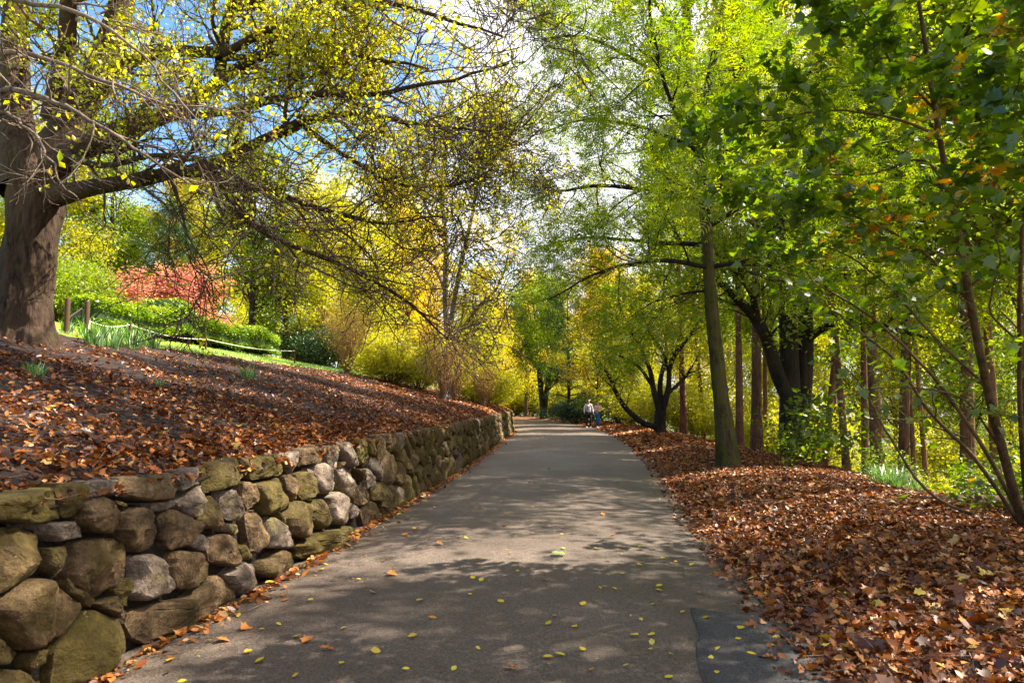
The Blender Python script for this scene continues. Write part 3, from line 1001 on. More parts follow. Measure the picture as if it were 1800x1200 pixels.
foot = np.array((0, 0, -.35))
P, Rr = curve([foot, *WP([(44, 560, 10.5), (48, 500, 10.5), (55, 430, 10.5), (62, 370, 10.5), (64, 320, 10.5), (50, 270, 10.5)])], [.66, .43, .355, .35, .355, .39, .30], 150)
obj('trunk', trunk_flare(P, Rr * ko, 150, M['oak_bark'], .07, 3, bark=.045, bfreq=5.5), oak)
OL = [
 ([(95, 345, 10.4), (150, 332, 10.1), (240, 318, 9.8), (330, 302, 9.5), (385, 318, 9.3), (420, 370, 9.2), (480, 415, 9.2), (560, 450, 9.3), (640, 480, 9.5), (710, 520, 9.8), (790, 600, 10.2)], [.18, .125, .11, .095, .07, .05, .04, .032, .026, .02, .008]),
 ([(80, 300, 10.5), (150, 258, 10.4), (220, 226, 10.2), (300, 202, 10), (370, 165, 9.9), (440, 118, 9.8), (520, 95, 9.8), (620, 118, 9.6)], [.26, .18, .15, .12, .09, .07, .05, .02]),
 ([(330, 302, 9.5), (400, 280, 9.3), (460, 245, 9.1), (540, 212, 9), (640, 210, 9), (740, 228, 9.2), (860, 240, 9.5)], [.09, .075, .06, .045, .035, .025, .01]),
 ([(385, 318, 9.3), (470, 335, 9.6), (560, 365, 10), (660, 388, 10.5), (790, 380, 11)], [.06, .045, .035, .025, .01]),
 ([(58, 335, 10.5), (105, 250, 10.6), (150, 172, 10.7), (188, 90, 10.8), (215, 0, 10.8), (240, -140, 10.9), (270, -300, 11)], [.36, .27, .22, .19, .17, .13, .08]),
 ([(42, 335, 10.5), (30, 230, 10.8), (26, 120, 11), (30, 0, 11.2), (20, -200, 11.4)], [.34, .24, .20, .17, .10]),
 ([(150, 172, 10.7), (220, 112, 10.3), (310, 90, 10), (400, 92, 9.7), (480, 58, 9.4), (560, 75, 9.2), (650, 110, 9), (750, 135, 9)], [.15, .11, .09, .075, .055, .04, .03, .012]),
 ([(385, 140, 9.9), (393, 70, 9.9), (408, 0, 10), (420, -100, 10)], [.09, .08, .07, .04]),
 ([(90, 210, 10.6), (112, 90, 10.2), (120, -60, 9.6), (160, -220, 9)], [.16, .13, .10, .05]),
 ([(300, 205, 10), (400, 195, 9.4), (520, 165, 8.9), (650, 160, 8.5), (770, 140, 8.2), (890, 110, 8.1)], [.07, .055, .045, .035, .025, .01]),
 ([(222, -30, 10.8), (330, -70, 9.8), (480, -50, 9), (620, -10, 8.5), (760, 30, 8.3), (890, 70, 8.3)], [.13, .09, .07, .05, .03, .012]),
 ([(300, 312, 9.7), (318, 360, 9.3), (345, 430, 9), (385, 490, 8.9), (410, 540, 8.9)], [.03, .02, .014, .009, .005]),
 ([(408, 20, 10), (520, -30, 9.2), (660, -60, 8.4), (800, -40, 8)], [.06, .045, .03, .012]),
 ([(110, 270, 10.4), (180, 290, 9.4), (270, 275, 8.6), (350, 290, 8), (430, 330, 7.6)], [.06, .045, .035, .025, .01]),
 ([(520, 212, 9), (600, 270, 9.4), (690, 320, 9.8), (800, 330, 10.4), (880, 300, 11)], [.04, .03, .025, .018, .008]),
 ([(440, 118, 9.8), (520, 30, 10), (600, -30, 10.2), (700, -60, 10.5)], [.05, .04, .03, .012]),
]
BARE = [
 ([(-80, -20, 6.4), (60, 0, 5.8), (150, 12, 5.6), (230, 60, 5.5), (300, 130, 5.4), (385, 240, 5.4)], [.035, .026, .02, .015, .01, .004]),
 ([(-80, 160, 6.0), (60, 172, 5.4), (120, 190, 5.2), (210, 240, 5.2), (300, 300, 5.2), (400, 350, 5.4)], [.04, .028, .022, .016, .011, .005]),
 ([(-60, 190, 6), (60, 245, 5.4), (95, 300, 5.2), (160, 375, 5.1)], [.025, .015, .010, .004]),
 ([(-80, 90, 6.2), (80, 110, 5.8), (200, 140, 5.6), (330, 180, 5.6), (450, 190, 5.8)], [.03, .022, .016, .011, .005]),
]
woods = []
mainP, mainR = [], []
for pts, rad in OL:
    P, Rr = curve(WP(pts), rad, 26)
    P = P + np.cumsum(rng.normal(0, .014, P.shape), 1) * (np.linspace(0, 1, 26)[None, :, None])
    obj('limb', tube_mesh('limb', P, Rr * ko, 14, M['oak_bark'], .002), oak)
    mainP.append(P); mainR.append(Rr * ko)
for pts, rad in BARE:
    P, Rr = curve(WP(pts), rad, 26)
    P = P + np.cumsum(rng.normal(0, .012, P.shape), 1)
    o = obj('limb', tube_mesh('limb', P, Rr, 7, M['twig']), oak)
MP = np.concatenate(mainP); MR = np.concatenate(mainR)
LP, LR = spawn(np.concatenate([mainP[k] for k in (0, 2, 3, 9, 13, 14)]), np.concatenate([mainR[k] for k in (0, 2, 3, 9, 13, 14)]), 4, .3, 1, .5, 2.3, 26, .09, .0, .6, .022)
vis_ = (LP[:, -1, 0] - LP[:, 0, 0] > -.6)
LP, LR = LP[vis_], LR[vis_]
LP[..., 2] -= .10 * np.linspace(0, 1, 26)[None] ** 2 * 3
P1, R1 = spawn(MP, MR, 11, .12, 1, .85, 1.7, 8, .24, .02, .55, .036)
P1b, R1b = spawn(LP, LR, 6, .2, 1, .8, 1.0, 8, .24, .0, .55, .014)
P1 = np.concatenate([P1, P1b]); R1 = np.concatenate([R1, R1b])
P2, R2 = spawn(P1, R1, 6, .15, 1, .8, .95, 6, .25, .02, .55, .013)
P3, R3 = spawn(P2, R2, 5, .1, 1, .8, .42, 4, .28, .02, .6, .006, .6)
# twigs keep fewer leaves low down
zt = P3[:, -1, 2] + OAK_AT[2]
xt = P3[:, -1, 0] + OAK_AT[0]
pl_ = .06 + .90 * sstep(4.3, 6.6, zt + .30 * (xt + 5.0))
keep = rng.uniform(0, 1, len(P3)) < pl_ * .95 * (1 - .8 * sstep(-2.8, -.3, xt))
lp, ld, li_ = on_twigs(P3[keep], 13, .2, .06)
kw_ = (zt > 4.6) | (rng.uniform(0, 1, len(P3)) < .55)
lf = leaves(lp, .048, OAKDIA, .2, cluster_v(li_, int(keep.sum())), ld)
obj('crown', crown_mesh('crown', [(LP, LR, 6), (P1, R1, 5), (P2, np.maximum(R2, .006), 4), (P3[kw_], np.maximum(R3, .0042)[kw_], 3)], lf, [M['oak_twig'], M['oak_leaf']]), oak)
bP = []; bR = []
for pts, rad in BARE:
    P, Rr = curve(WP(pts), rad, 20); bP.append(P); bR.append(Rr)
BP = np.concatenate(bP); BR = np.concatenate(bR)
Q1, S1 = spawn(BP, BR, 16, .05, 1, .7, .8, 7, .22, -.02, .6, .010)
Q2, S2 = spawn(Q1, S1, 6, .1, 1, .7, .30, 5, .25, .0, .6, .005, .5)
lp, ld, li_ = on_twigs(Q2[rng.uniform(0, 1, len(Q2)) < .06], 3, .2, .02)
obj('bare_twig', crown_mesh('bare_twig', [(Q1, S1, 5), (Q2, np.maximum(S2, .0016), 3)], leaves(lp, .07, DIAMOND, .2), [M['twig'], M['oak_leaf']]), oak)
print('oak twigs', len(P3), 'leaves', int(keep.sum()) * 8)

# ------------------------------------------------------------------ the tall ash beside the lane
ASH = np.array((*hit(1283, 822)[:2], 0)); ASH[2] = gz(ASH[0], ASH[1])
Da = float(ASH[1]); ka = Da / 17.5
ash = thing('ash_tree', 'tall green tree with straight mossy trunk on the leafy verge beside the lane', 'tree', ASH)


def WA(lst):
    return [W(a, b, c * ka) - ASH for a, b, c in lst]


P, Rr = curve([foot, *WA([(1275, 760, 17.5), (1264, 670, 17.5), (1253, 560, 17.5), (1245, 450, 17.5), (1240, 370, 17.5), (1228, 260, 17.6), (1212, 150, 17.7), (1206, 0, 17.8), (1200, -160, 18), (1210, -320, 18)])],
              [.36, .20, .165, .155, .15, .14, .13, .11, .10, .08, .04], 160)
obj('trunk', trunk_flare(P, Rr * ka, 48, M['moss_bark'], .05, 8, bark=.05, bfreq=2.6), ash)
AL = [
 ([(1243, 400, 17.5), (1240, 300, 17.2), (1238, 200, 17), (1262, 60, 17), (1300, -100, 17), (1330, -260, 17)], [.14, .12, .10, .08, .06, .03]),
 ([(1245, 470, 17.5), (1180, 458, 16.8), (1100, 462, 16), (1020, 490, 15.4), (950, 530, 15)], [.07, .055, .04, .028, .01]),
 ([(1243, 430, 17.5), (1150, 425, 18.5), (1040, 415, 19.5), (930, 440, 20.5)], [.075, .055, .04, .012]),
 ([(1238, 350, 17.5), (1130, 330, 16.6), (1010, 325, 15.8), (915, 360, 15.2)], [.075, .055, .04, .012]),
 ([(1225, 260, 17.6), (1110, 222, 18), (1000, 215, 18), (930, 235, 18)], [.07, .05, .035, .012]),
 ([(1215, 180, 17.7), (1120, 105, 17), (1020, 60, 16), (950, 70, 15)], [.065, .05, .035, .012]),
 ([(1206, 80, 17.8), (1130, -20, 17), (1050, -80, 16)], [.06, .04, .015]),
 ([(1247, 470, 17.5), (1330, 455, 16.8), (1420, 430, 16), (1520, 430, 15.2)], [.06, .045, .03, .012]),
 ([(1236, 330, 17.5), (1320, 240, 17), (1420, 140, 16.5), (1540, 20, 16)], [.08, .06, .045, .02]),
 ([(1243, 400, 17.5), (1350, 335, 17), (1450, 285, 16.5), (1580, 240, 16)], [.07, .05, .04, .015]),
 ([(1240, 300, 17.3), (1290, 160, 16), (1350, 40, 15), (1420, -80, 14)], [.07, .055, .04, .02]),
 ([(1235, 290, 17.3), (1190, 210, 14.5), (1150, 110, 12), (1130, 0, 10), (1120, -160, 8.5)], [.07, .055, .04, .03, .012]),
 ([(1243, 380, 17.3), (1260, 330, 14.5), (1280, 270, 12), (1330, 180, 10)], [.06, .045, .03, .012]),
 ([(1250, 510, 17.5), (1170, 520, 18.2), (1100, 560, 19)], [.04, .03, .012]),
 ([(1206, 20, 17.8), (1300, -110, 15), (1400, -260, 12)], [.07, .05, .02]),
]
mP, mR = [], []
for pts, rad in AL:
    P, Rr = curve(WA(pts), rad, 22)
    P = P + np.cumsum(rng.normal(0, .02, P.shape), 1) * np.linspace(0, 1, 22)[None, :, None]
    obj('limb', tube_mesh('limb', P, Rr * ka, 8, M['dark_bark']), ash)
    mP.append(P); mR.append(Rr * ka)
MP = np.concatenate(mP); MR = np.concatenate(mR)
P1, R1 = spawn(MP, MR, 13, .12, 1, .85, 2.5, 7, .2, .05, .5, .03)
P2, R2 = spawn(P1, R1, 7, .15, 1, .8, 1.15, 5, .22, -.02, .55, .011)
lp, ld, li_ = on_twigs(P2, 15, .1, .16)
axp = np.array([w_[:2] for w_ in WA([(1264, 670, 17.5), (1245, 450, 17.5), (1228, 260, 17.6), (1206, 0, 17.8)])]); axz = np.array([w_[2] for w_ in WA([(1264, 670, 17.5), (1245, 450, 17.5), (1228, 260, 17.6), (1206, 0, 17.8)])])
hx = np.hypot(lp[:, 0] - np.interp(lp[:, 2], axz, axp[:, 0]), lp[:, 1] - np.interp(lp[:, 2], axz, axp[:, 1]))
near_ = (np.abs(lp[:, 0] - np.interp(lp[:, 2], axz, axp[:, 0])) < .35) & (hx < 2.2) | (hx < .9)
ko_ = ~near_ | (rng.uniform(0, 1, len(lp)) < .12)
lp, ld, li_ = lp[ko_], ld[ko_], li_[ko_]
lf = leaves(lp, .20, PINN, .7, cluster_v(li_, len(P2)), ld)
obj('crown', crown_mesh('crown', [(P1, R1, 4), (P2, R2, 3)], lf, [M['dark_bark'], M['ash_leaf']]), ash)
print('ash leaves', len(lp))


# ------------------------------------------------------------------ generic tree maker (local coordinates, base at the origin)
def gen_tree(H, rt, crown_r, lm, bm, nleaf=22000, lsize=.16, first=.25, stems=1, lean=0.0, tpl=DIAMOND, n1=16, n2=9, n3=0, ang=.95, trop=.06, spread=.22, up=.4, bushy=1.0, wobble=.03):
    """returns (trunk mesh list, crown mesh)"""
    st = []
    for k in range(stems):
        a = 2 * math.pi * k / stems + rng.uniform(0, 1)
        s_ = (0 if stems == 1 else .22 * H)
        K = 12
        z = np.linspace(-.3, H, K)
        t = np.linspace(0, 1, K)
        P = np.stack([math.cos(a) * s_ * t ** 1.3 + lean * H * t, math.sin(a) * s_ * t ** 1.3, z], 1)[None]
        P = P + np.cumsum(rng.normal(0, wobble, P.shape), 1) * np.array((1, 1, .1)) * t[None, :, None]
        r = rt * (1 if stems == 1 else .7) * np.interp(t, [0, .06, .5, 1], [1.45, 1.0, .62, .08])
        st.append((P, r[None]))
    SPc = np.concatenate([a for a, b in st]); SR = np.concatenate([b for a, b in st])
    n_1 = max(4, n1 // stems)
    P1, R1 = spawn(SPc, SR, n_1, first, .98, ang, crown_r, 7, .13, trop, .45, rt * .5, .85, .5)
    P2, R2 = spawn(P1, R1, n2, .2, 1, .8, crown_r * .45 * bushy, 5, .2, .02, .5, .02)
    tw = [(P1, R1, 5), (P2, R2, 3)]
    last = P2
    if n3:
        P3, R3 = spawn(P2, R2, n3, .2, 1, .8, crown_r * .22, 4, .25, 0, .6, .008)
        tw.append((P3, np.maximum(R3, .003), 3)); last = P3
    n = max(1, round(nleaf / len(last)))
    lp, ld, li = on_twigs(last, n, .1, spread)
    # soft grouping of tone by branch
    lf = leaves(lp, lsize, tpl, up, cluster_v(li, len(last), .45), ld)
    return st, crown_mesh('crown', tw, lf, [bm, lm])


def plant_tree(name, label, cat, at, st, crown, bark, rz=0.0, sc=1.0, group=None, sides=12):
    t = thing(name, label, cat, at, rz, group)
    t.scale = (sc,) * 3
    for k, (P, Rr) in enumerate(st):
        obj('trunk', tube_mesh('trunk', P, Rr, sides, bark), t)
    obj('crown', crown, t)
    return t


def rnd_rz():
    return float(rng.uniform(0, 6.28))


PROTO = {}


def proto(key, **kw):
    bm = kw.pop('bark')
    lm = kw.pop('leaf')
    st, cr = gen_tree(lm=M[lm], bm=M[kw.pop('twigbark', bm)], **kw)
    PROTO[key] = (st, cr, M[bm], [None])


def put(key, name, label, px, D, sc=1.0, cat='tree', group=None, rz=None, at=None):
    st, cr, bm, first = PROTO[key]
    loc = G(px, D) if at is None else np.array(at)
    rz = rnd_rz() if rz is None else rz
    if first[0] is None:
        o = plant_tree(name, label, cat, loc, st, cr, bm, rz, sc if np.isscalar(sc) else 1.0, group)
        if not np.isscalar(sc): o.scale = sc
        first[0] = o
    else:
        o = dup(first[0], loc, rz, sc, label)
        o.name = name
        o['category'] = cat
        if group: o['group'] = group
        elif 'group' in o: del o['group']
    return o


proto('gold', H=13, rt=.2, crown_r=4.0, leaf='gold_leaf', bark='pale_bark', nleaf=26000, lsize=.17, first=.12, n1=34, n2=9, ang=.8, trop=.10, spread=.3)
proto('lime', H=12, rt=.2, crown_r=4.2, leaf='lime_leaf', bark='pale_bark', nleaf=26000, lsize=.17, first=.10, n1=34, n2=9, ang=.95, trop=.04, spread=.3)
proto('green', H=14, rt=.24, crown_r=4.2, leaf='green_leaf', bark='dark_bark', nleaf=28000, lsize=.18, first=.10, n1=36, n2=9, ang=1.0, trop=.03, spread=.32)
proto('tall', H=22, rt=.21, crown_r=4.0, leaf='lime_leaf', bark='red_bark', nleaf=22000, lsize=.20, first=.38, n1=30, n2=8, ang=.9, trop=.05, spread=.35, wobble=.04)
proto('airy', H=20, rt=.24, crown_r=4.4, leaf='green_leaf', bark='red_bark', nleaf=5600, lsize=.20, first=.36, n1=26, n2=8, ang=.95, trop=.05, spread=.35, wobble=.04)
proto('tallgreen', H=20, rt=.20, crown_r=4.0, leaf='green_leaf', bark='red_bark', nleaf=22000, lsize=.20, first=.36, n1=30, n2=8, ang=1.0, trop=.04, spread=.35, wobble=.04)
proto('conifer', H=15, rt=.22, crown_r=3.4, leaf='dark_leaf', bark='dark_bark', nleaf=30000, lsize=.17, first=.05, n1=50, n2=10, ang=1.35, trop=-.03, spread=.16, up=.8, tpl=PINN)
proto('orange', H=10, rt=.16, crown_r=3.4, leaf='orange_leaf', bark='dark_bark', nleaf=20000, lsize=.15, first=.15, n1=30, n2=9, ang=.9, trop=.06, spread=.26)
proto('vase', H=7.5, rt=.26, crown_r=3.6, leaf='green_leaf', bark='dark_bark', nleaf=24000, lsize=.14, first=.22, stems=4, n1=32, n2=9, ang=.85, trop=.02, spread=.2)

# behind the hedge and lawn, up the hillside
put('lime', 'broadleaf_tree', 'yellow-green tree rising behind the oak trunk and the rounded bushes', 60, 38, 1.0)
put('green', 'broadleaf_tree', 'deep green tree crown standing between the oak trunk and the red maple', 185, 42, .95)
put('gold', 'broadleaf_tree', 'golden tree crown showing above the red maple', 300, 46, .95)
put('conifer', 'conifer_tree', 'small dark conifer peeping out above the red maple crown', 285, 40, .62)
put('lime', 'broadleaf_tree', 'lime-coloured tree behind the far half of the red maple', 375, 44, 1.0)
put('green', 'broadleaf_tree', 'broad green tree with low skirts at the end of the hedge', 440, 37, .78)
put('green', 'broadleaf_tree', 'green tree on a dark trunk by the hedge end and the rope post', 500, 40, .66)
put('lime', 'broadleaf_tree', 'pale yellow feathery tree over the brown twiggy bush', 565, 37, .82)
put('gold', 'broadleaf_tree', 'golden tree behind the pale yellow feathery tree', 600, 50, 1.0)
put('gold', 'broadleaf_tree', 'amber tree whose crown fills behind the forked pale tree', 690, 40, .88)
put('lime', 'broadleaf_tree', 'light green tree below the amber crown by the low round bush', 650, 33, .55)
put('orange', 'broadleaf_tree', 'orange-tinted tree beside the forked pale trunk', 735, 44, 1.05)
put('lime', 'broadleaf_tree', 'yellow-green tree between the forked pale trunk and the bend', 838, 45, .72)
put('gold', 'broadleaf_tree', 'small golden tree just past the far end of the wall', 872, 52, .62)
for px, D, key, sc, lb in [(20, 60, 'green', 1.1, 'hillside crown showing just past the oak trunk, far up the slope'), (130, 64, 'lime', 1.15, 'hillside crown high above the rounded bushes'), (235, 62, 'green', 1.1, 'hillside crown above the near half of the red maple'),
                    (340, 66, 'lime', 1.2, 'hillside crown above the far half of the red maple'), (450, 62, 'lime', 1.05, 'hillside crown over the low-skirted tree at the hedge end'), (540, 68, 'green', 1.0, 'hillside crown seen over the pale yellow feathery tree'),
                    (640, 66, 'gold', 1.0, 'golden hillside crown behind the amber tree, above the low round bush'), (-60, 50, 'green', 1.1, 'hillside crown at the edge of view behind the oak boughs'), (-150, 34, 'lime', 1.0, 'yellow-green tree cut off by the edge of view beyond the oak')]:
    put(key, 'hillside_tree', lb, px, D, sc, group='trees filling the hillside wood')

# forked pale tree by the end of the bed
FK = G(787, 28)
fk = thing('forked_tree', 'sparse pale tree forking low among bare brown twigs at the bed edge', 'tree', FK)
WF = lambda l: [W(a, b, c) - FK for a, b, c in l]
P, Rr = curve([foot, *WF([(788, 660, 28), (787, 620, 28), (788, 585, 28)])], [.26, .19, .17, .16], 10)
obj('trunk', trunk_flare(P, Rr, 16, M['pale_bark'], .05, 4), fk)
FLm = [([(787, 600, 28), (783, 520, 28), (785, 430, 28), (780, 340, 28), (790, 230, 28), (800, 120, 28)], [.14, .12, .10, .08, .055, .02]),
       ([(789, 595, 28), (800, 520, 27.6), (815, 440, 27.3), (830, 360, 27), (838, 270, 27), (850, 150, 27)], [.12, .10, .08, .06, .04, .015]),
       ([(790, 605, 28), (815, 575, 27.7), (835, 545, 27.4), (865, 515, 27), (885, 480, 26.6), (895, 430, 26)], [.09, .08, .065, .05, .035, .015]),
       ([(785, 520, 28), (765, 470, 28.5), (735, 440, 29), (700, 400, 29.5), (680, 330, 30)], [.08, .07, .05, .04, .015]),
       ([(785, 430, 28), (750, 360, 28), (730, 280, 28), (720, 200, 28)], [.07, .05, .04, .015]),
       ([(830, 360, 27), (860, 300, 26.6), (880, 220, 26)], [.05, .035, .012])]
mP, mR = [], []
for pts, rad in FLm:
    P, Rr = curve(WF(pts), rad, 18)
    P = P + np.cumsum(rng.normal(0, .025, P.shape), 1) * np.linspace(0, 1, 18)[None, :, None]
    obj('limb', tube_mesh('limb', P, Rr, 8, M['pale_bark']), fk)
    mP.append(P); mR.append(Rr)
MP = np.concatenate(mP); MR = np.concatenate(mR)
P1, R1 = spawn(MP, MR, 13, .15, 1, .75, 2.2, 7, .14, .08, .5, .03)
P2, R2 = spawn(P1, R1, 8, .15, 1, .7, 1.0, 5, .2, .06, .55, .012)
P3, R3 = spawn(P2, R2, 4, .2, 1, .7, .5, 3, .2, .04, .6, .007)
lp, ld, li_ = on_twigs(P3, 4, .1, .15)
obj('crown', crown_mesh('crown', [(P1, R1, 4), (P2, R2, 3), (P3, np.maximum(R3, .005), 3)], leaves(lp, .12, DIAMOND, .2, cluster_v(li_, len(P3)), ld), [M['pale_bark'], M['gold_leaf']]), fk)

# around the bend, past the end of the wall
BEND = True
put('gold', 'broadleaf_tree', 'bright yellow tree where the lane disappears round the bend', 925, 66, .95)
put('lime', 'broadleaf_tree', 'pale green tree behind the bend past the wall end', 890, 78, .95)
put('vase', 'broadleaf_tree', 'dark-trunked green tree standing right at the bend of the lane', 955, 60, (1.25, 1.25, 1.5))
put('conifer', 'conifer_tree', 'dense dark green conifer behind the two walkers', 1000, 56, .72)
put('gold', 'broadleaf_tree', 'golden tree towering behind the dense dark conifer', 985, 74, 1.0)
put('orange', 'broadleaf_tree', 'orange and yellow tree above the walkers', 1052, 50, 1.15)
put('green', 'broadleaf_tree', 'green tree overhanging the verge behind the walkers', 1085, 44, .62)
put('lime', 'broadleaf_tree', 'lime tree between the walkers and the vase-shaped tree', 1110, 54, .9)
put('lime', 'broadleaf_tree', 'pale tree far down the lane, seen low through the gap', 870, 95, .9)

# vase-shaped tree on the verge
VT = G(1160, 31)
vt = thing('vase_tree', 'low tree with many curved stems spreading from one short trunk on the verge', 'tree', VT)
WV = lambda l: [W(a, b, c) - VT for a, b, c in l]
P, Rr = curve([foot, *WV([(1160, 745, 31), (1162, 722, 31)])], [.36, .27, .26], 8)
obj('trunk', trunk_flare(P, Rr, 14, M['dark_bark'], .06, 24), vt)
VL = [([(1158, 750, 31), (1135, 745, 30.8), (1110, 725, 30.5), (1090, 700, 30), (1070, 650, 29.5), (1045, 610, 29)], [.15, .13, .11, .09, .06, .02]),
      ([(1160, 725, 31), (1150, 690, 31), (1140, 640, 31), (1115, 590, 31), (1080, 560, 31)], [.16, .13, .10, .07, .02]),
      ([(1162, 722, 31), (1160, 670, 31.2), (1168, 620, 31.4), (1160, 560, 31.6)], [.14, .11, .08, .02]),
      ([(1165, 722, 31), (1175, 680, 30.8), (1180, 640, 30.5), (1205, 600, 30), (1235, 560, 29.5)], [.15, .12, .10, .07, .02]),
      ([(1178, 660, 30.8), (1165, 620, 30), (1140, 580, 29), (1120, 530, 28)], [.09, .07, .05, .015]),
      ([(1148, 680, 31), (1120, 640, 31.5), (1085, 620, 32), (1040, 590, 32.5)], [.09, .07, .05, .015]),
      ([(1165, 700, 31), (1195, 670, 31.5), (1220, 640, 32), (1240, 610, 32.5)], [.10, .08, .05, .015]),
      ([(1180, 640, 30.5), (1195, 590, 31), (1200, 540, 31.5)], [.08, .06, .015])]
mP, mR = [], []
for pts, rad in VL:
    P, Rr = curve(WV(pts), rad, 16)
    P = P + np.cumsum(rng.normal(0, .03, P.shape), 1) * np.linspace(0, 1, 16)[None, :, None]
    obj('limb', tube_mesh('limb', P, Rr, 8, M['dark_bark']), vt)
    mP.append(P); mR.append(Rr)
MP = np.concatenate(mP); MR = np.concatenate(mR)
P1, R1 = spawn(MP, MR, 9, .35, 1, .8, 2.0, 6, .2, .05, .5, .03)
P2, R2 = spawn(P1, R1, 6, .15, 1, .8, .9, 4, .22, 0, .55, .012)
lp, ld, li_ = on_twigs(P2, 30, .1, .22)
obj('crown', crown_mesh('crown', [(P1, R1, 4), (P2, R2, 3)], leaves(lp, .11, DIAMOND, .5, cluster_v(li_, len(P2)), ld), [M['dark_bark'], M['lime_leaf']]), vt)
# dark double tree
DT = G(1392, 19.5)
dt = thing('dark_tree', 'twin-trunked almost black tree leaning over the drop beside the verge', 'tree', DT)
WD = lambda l: [W(a, b, c) - DT for a, b, c in l]
P, Rr = curve([foot, *WD([(1388, 760, 19.5), (1388, 690, 19.5), (1386, 600, 19.5), (1382, 500, 19.6), (1372, 400, 19.8), (1370, 250, 20), (1380, 60, 20)])], [.36, .28, .25, .23, .21, .17, .13, .05], 24)
obj('trunk', trunk_flare(P, Rr, 18, M['dark_bark'], .06, 14), dt)
P, Rr = curve(WD([(1398, 800, 19.6), (1412, 700, 19.6), (1416, 600, 19.6), (1414, 520, 19.6), (1425, 400, 19.6), (1440, 250, 19.6), (1450, 60, 19.6)]), [.22, .20, .20, .20, .17, .12, .05], 24)
obj('trunk', trunk_flare(P, Rr, 18, M['dark_bark'], .06, 15), dt)
DL = [([(1386, 700, 19.5), (1368, 660, 19.3), (1352, 600, 19), (1330, 555, 18.8), (1290, 515, 18.5), (1255, 480, 18)], [.22, .2, .17, .14, .1, .05]),
      ([(1330, 555, 18.8), (1322, 520, 18.6), (1300, 480, 18.4), (1310, 420, 18)], [.1, .08, .06, .03]),
      ([(1416, 600, 19.6), (1450, 575, 19), (1500, 565, 18.5), (1570, 580, 18), (1650, 600, 17.5)], [.12, .1, .08, .06, .03]),
      ([(1414, 540, 19.6), (1460, 440, 19), (1520, 330, 18.5), (1600, 230, 18)], [.12, .09, .06, .02]),
      ([(1382, 480, 19.6), (1340, 380, 20), (1290, 300, 20), (1250, 200, 20)], [.12, .09, .06, .02]),
      ([(1414, 520, 19.6), (1500, 480, 20), (1600, 440, 20), (1700, 420, 20)], [.1, .07, .05, .02]),
      ([(1372, 380, 19.8), (1450, 250, 18), (1520, 120, 17), (1600, 0, 16)], [.1, .08, .05, .02])]
mP, mR = [], []
for pts, rad in DL:
    P, Rr = curve(WD(pts), rad, 20)
    P = P + np.cumsum(rng.normal(0, .02, P.shape), 1) * np.linspace(0, 1, 20)[None, :, None]
    obj('limb', tube_mesh('limb', P, Rr, 9, M['dark_bark']), dt)
    mP.append(P); mR.append(Rr)
MP = np.concatenate(mP); MR = np.concatenate(mR)
P1, R1 = spawn(MP, MR, 12, .2, 1, .85, 2.6, 7, .2, .05, .5, .03)
P2, R2 = spawn(P1, R1, 7, .15, 1, .8, 1.2, 5, .22, 0, .55, .012)
lp, ld, li_ = on_twigs(P2, 26, .1, .28)
obj('crown', crown_mesh('crown', [(P1, R1, 4), (P2, R2, 3)], leaves(lp, .13, DIAMOND, .4, cluster_v(li_, len(P2)), ld), [M['dark_bark'], M['ash_leaf']]), dt)

# straight reddish trunks of the wood below the verge
for k, (px, D, key, sc) in enumerate([
    (1200, 33, 'tallgreen', .95), (1236, 38, 'tall', .8), (1296, 27, 'tall', .75), (1326, 22, 'tall', 1.0), (1342, 40, 'tallgreen', .9),
    (1440, 32, 'tall', .85), (1462, 44, 'tallgreen', 1.0), (1482, 30, 'tall', .9), (1512, 33, 'tall', .95), (1534, 26, 'tall', 1.05),
    (1576, 22, 'tallgreen', 1.1), (1620, 36, 'tall', .9), (1688, 20, 'tallgreen', .9), (1740, 30, 'tall', 1.0), (1798, 24, 'tallgreen', 1.0), (1880, 20, 'tall', .9),
    (1258, 46, 'tallgreen', .9), (1412, 38, 'tall', .8), (1598, 28, 'tall', .7)]):
    lb = {0: 'reddish straight trunk behind the vase-shaped tree stems', 1: 'slim straight trunk between the vase-shaped tree and the mossy trunk',
          2: 'slim reddish trunk just behind the mossy trunk', 3: 'pinkish-brown straight trunk between the mossy trunk and the black twin trunks',
          4: 'thin far trunk seen past the pinkish-brown trunk', 5: 'slim brown trunk just past the black twin trunks',
          6: 'thin distant trunk in the gap past the black twin trunks', 7: 'dark straight trunk in the middle of the row of wood trunks',
          8: 'pale reddish trunk beside the thickest wood trunk', 9: 'thickest reddish trunk of the wood row',
          10: 'dark reddish trunk rising behind the grass tuft', 11: 'thin trunk among the bright leaves past the grass tuft',
          12: 'dark trunk behind the arching maple stems', 13: 'slim trunk farther down behind the leaning maple stem',
          14: 'dark trunk close behind the foot of the maple stems', 15: 'straight trunk past the maple at the edge of the wood', 16: 'distant thin trunk beside the mossy trunk, farther off than its neighbours', 17: 'slender trunk showing between the black twin trunks', 18: 'slender trunk just past the grass tuft'}[k]
    o = put(key, 'wood_tree', lb, px, D, (sc * float(rng.uniform(.7, 1.15)),) * 2 + (sc,), group='straight trunks of the wood below the verge')
    o.rotation_euler = (float(rng.normal(0, .03)), float(rng.normal(0, .035)), o.rotation_euler[2])
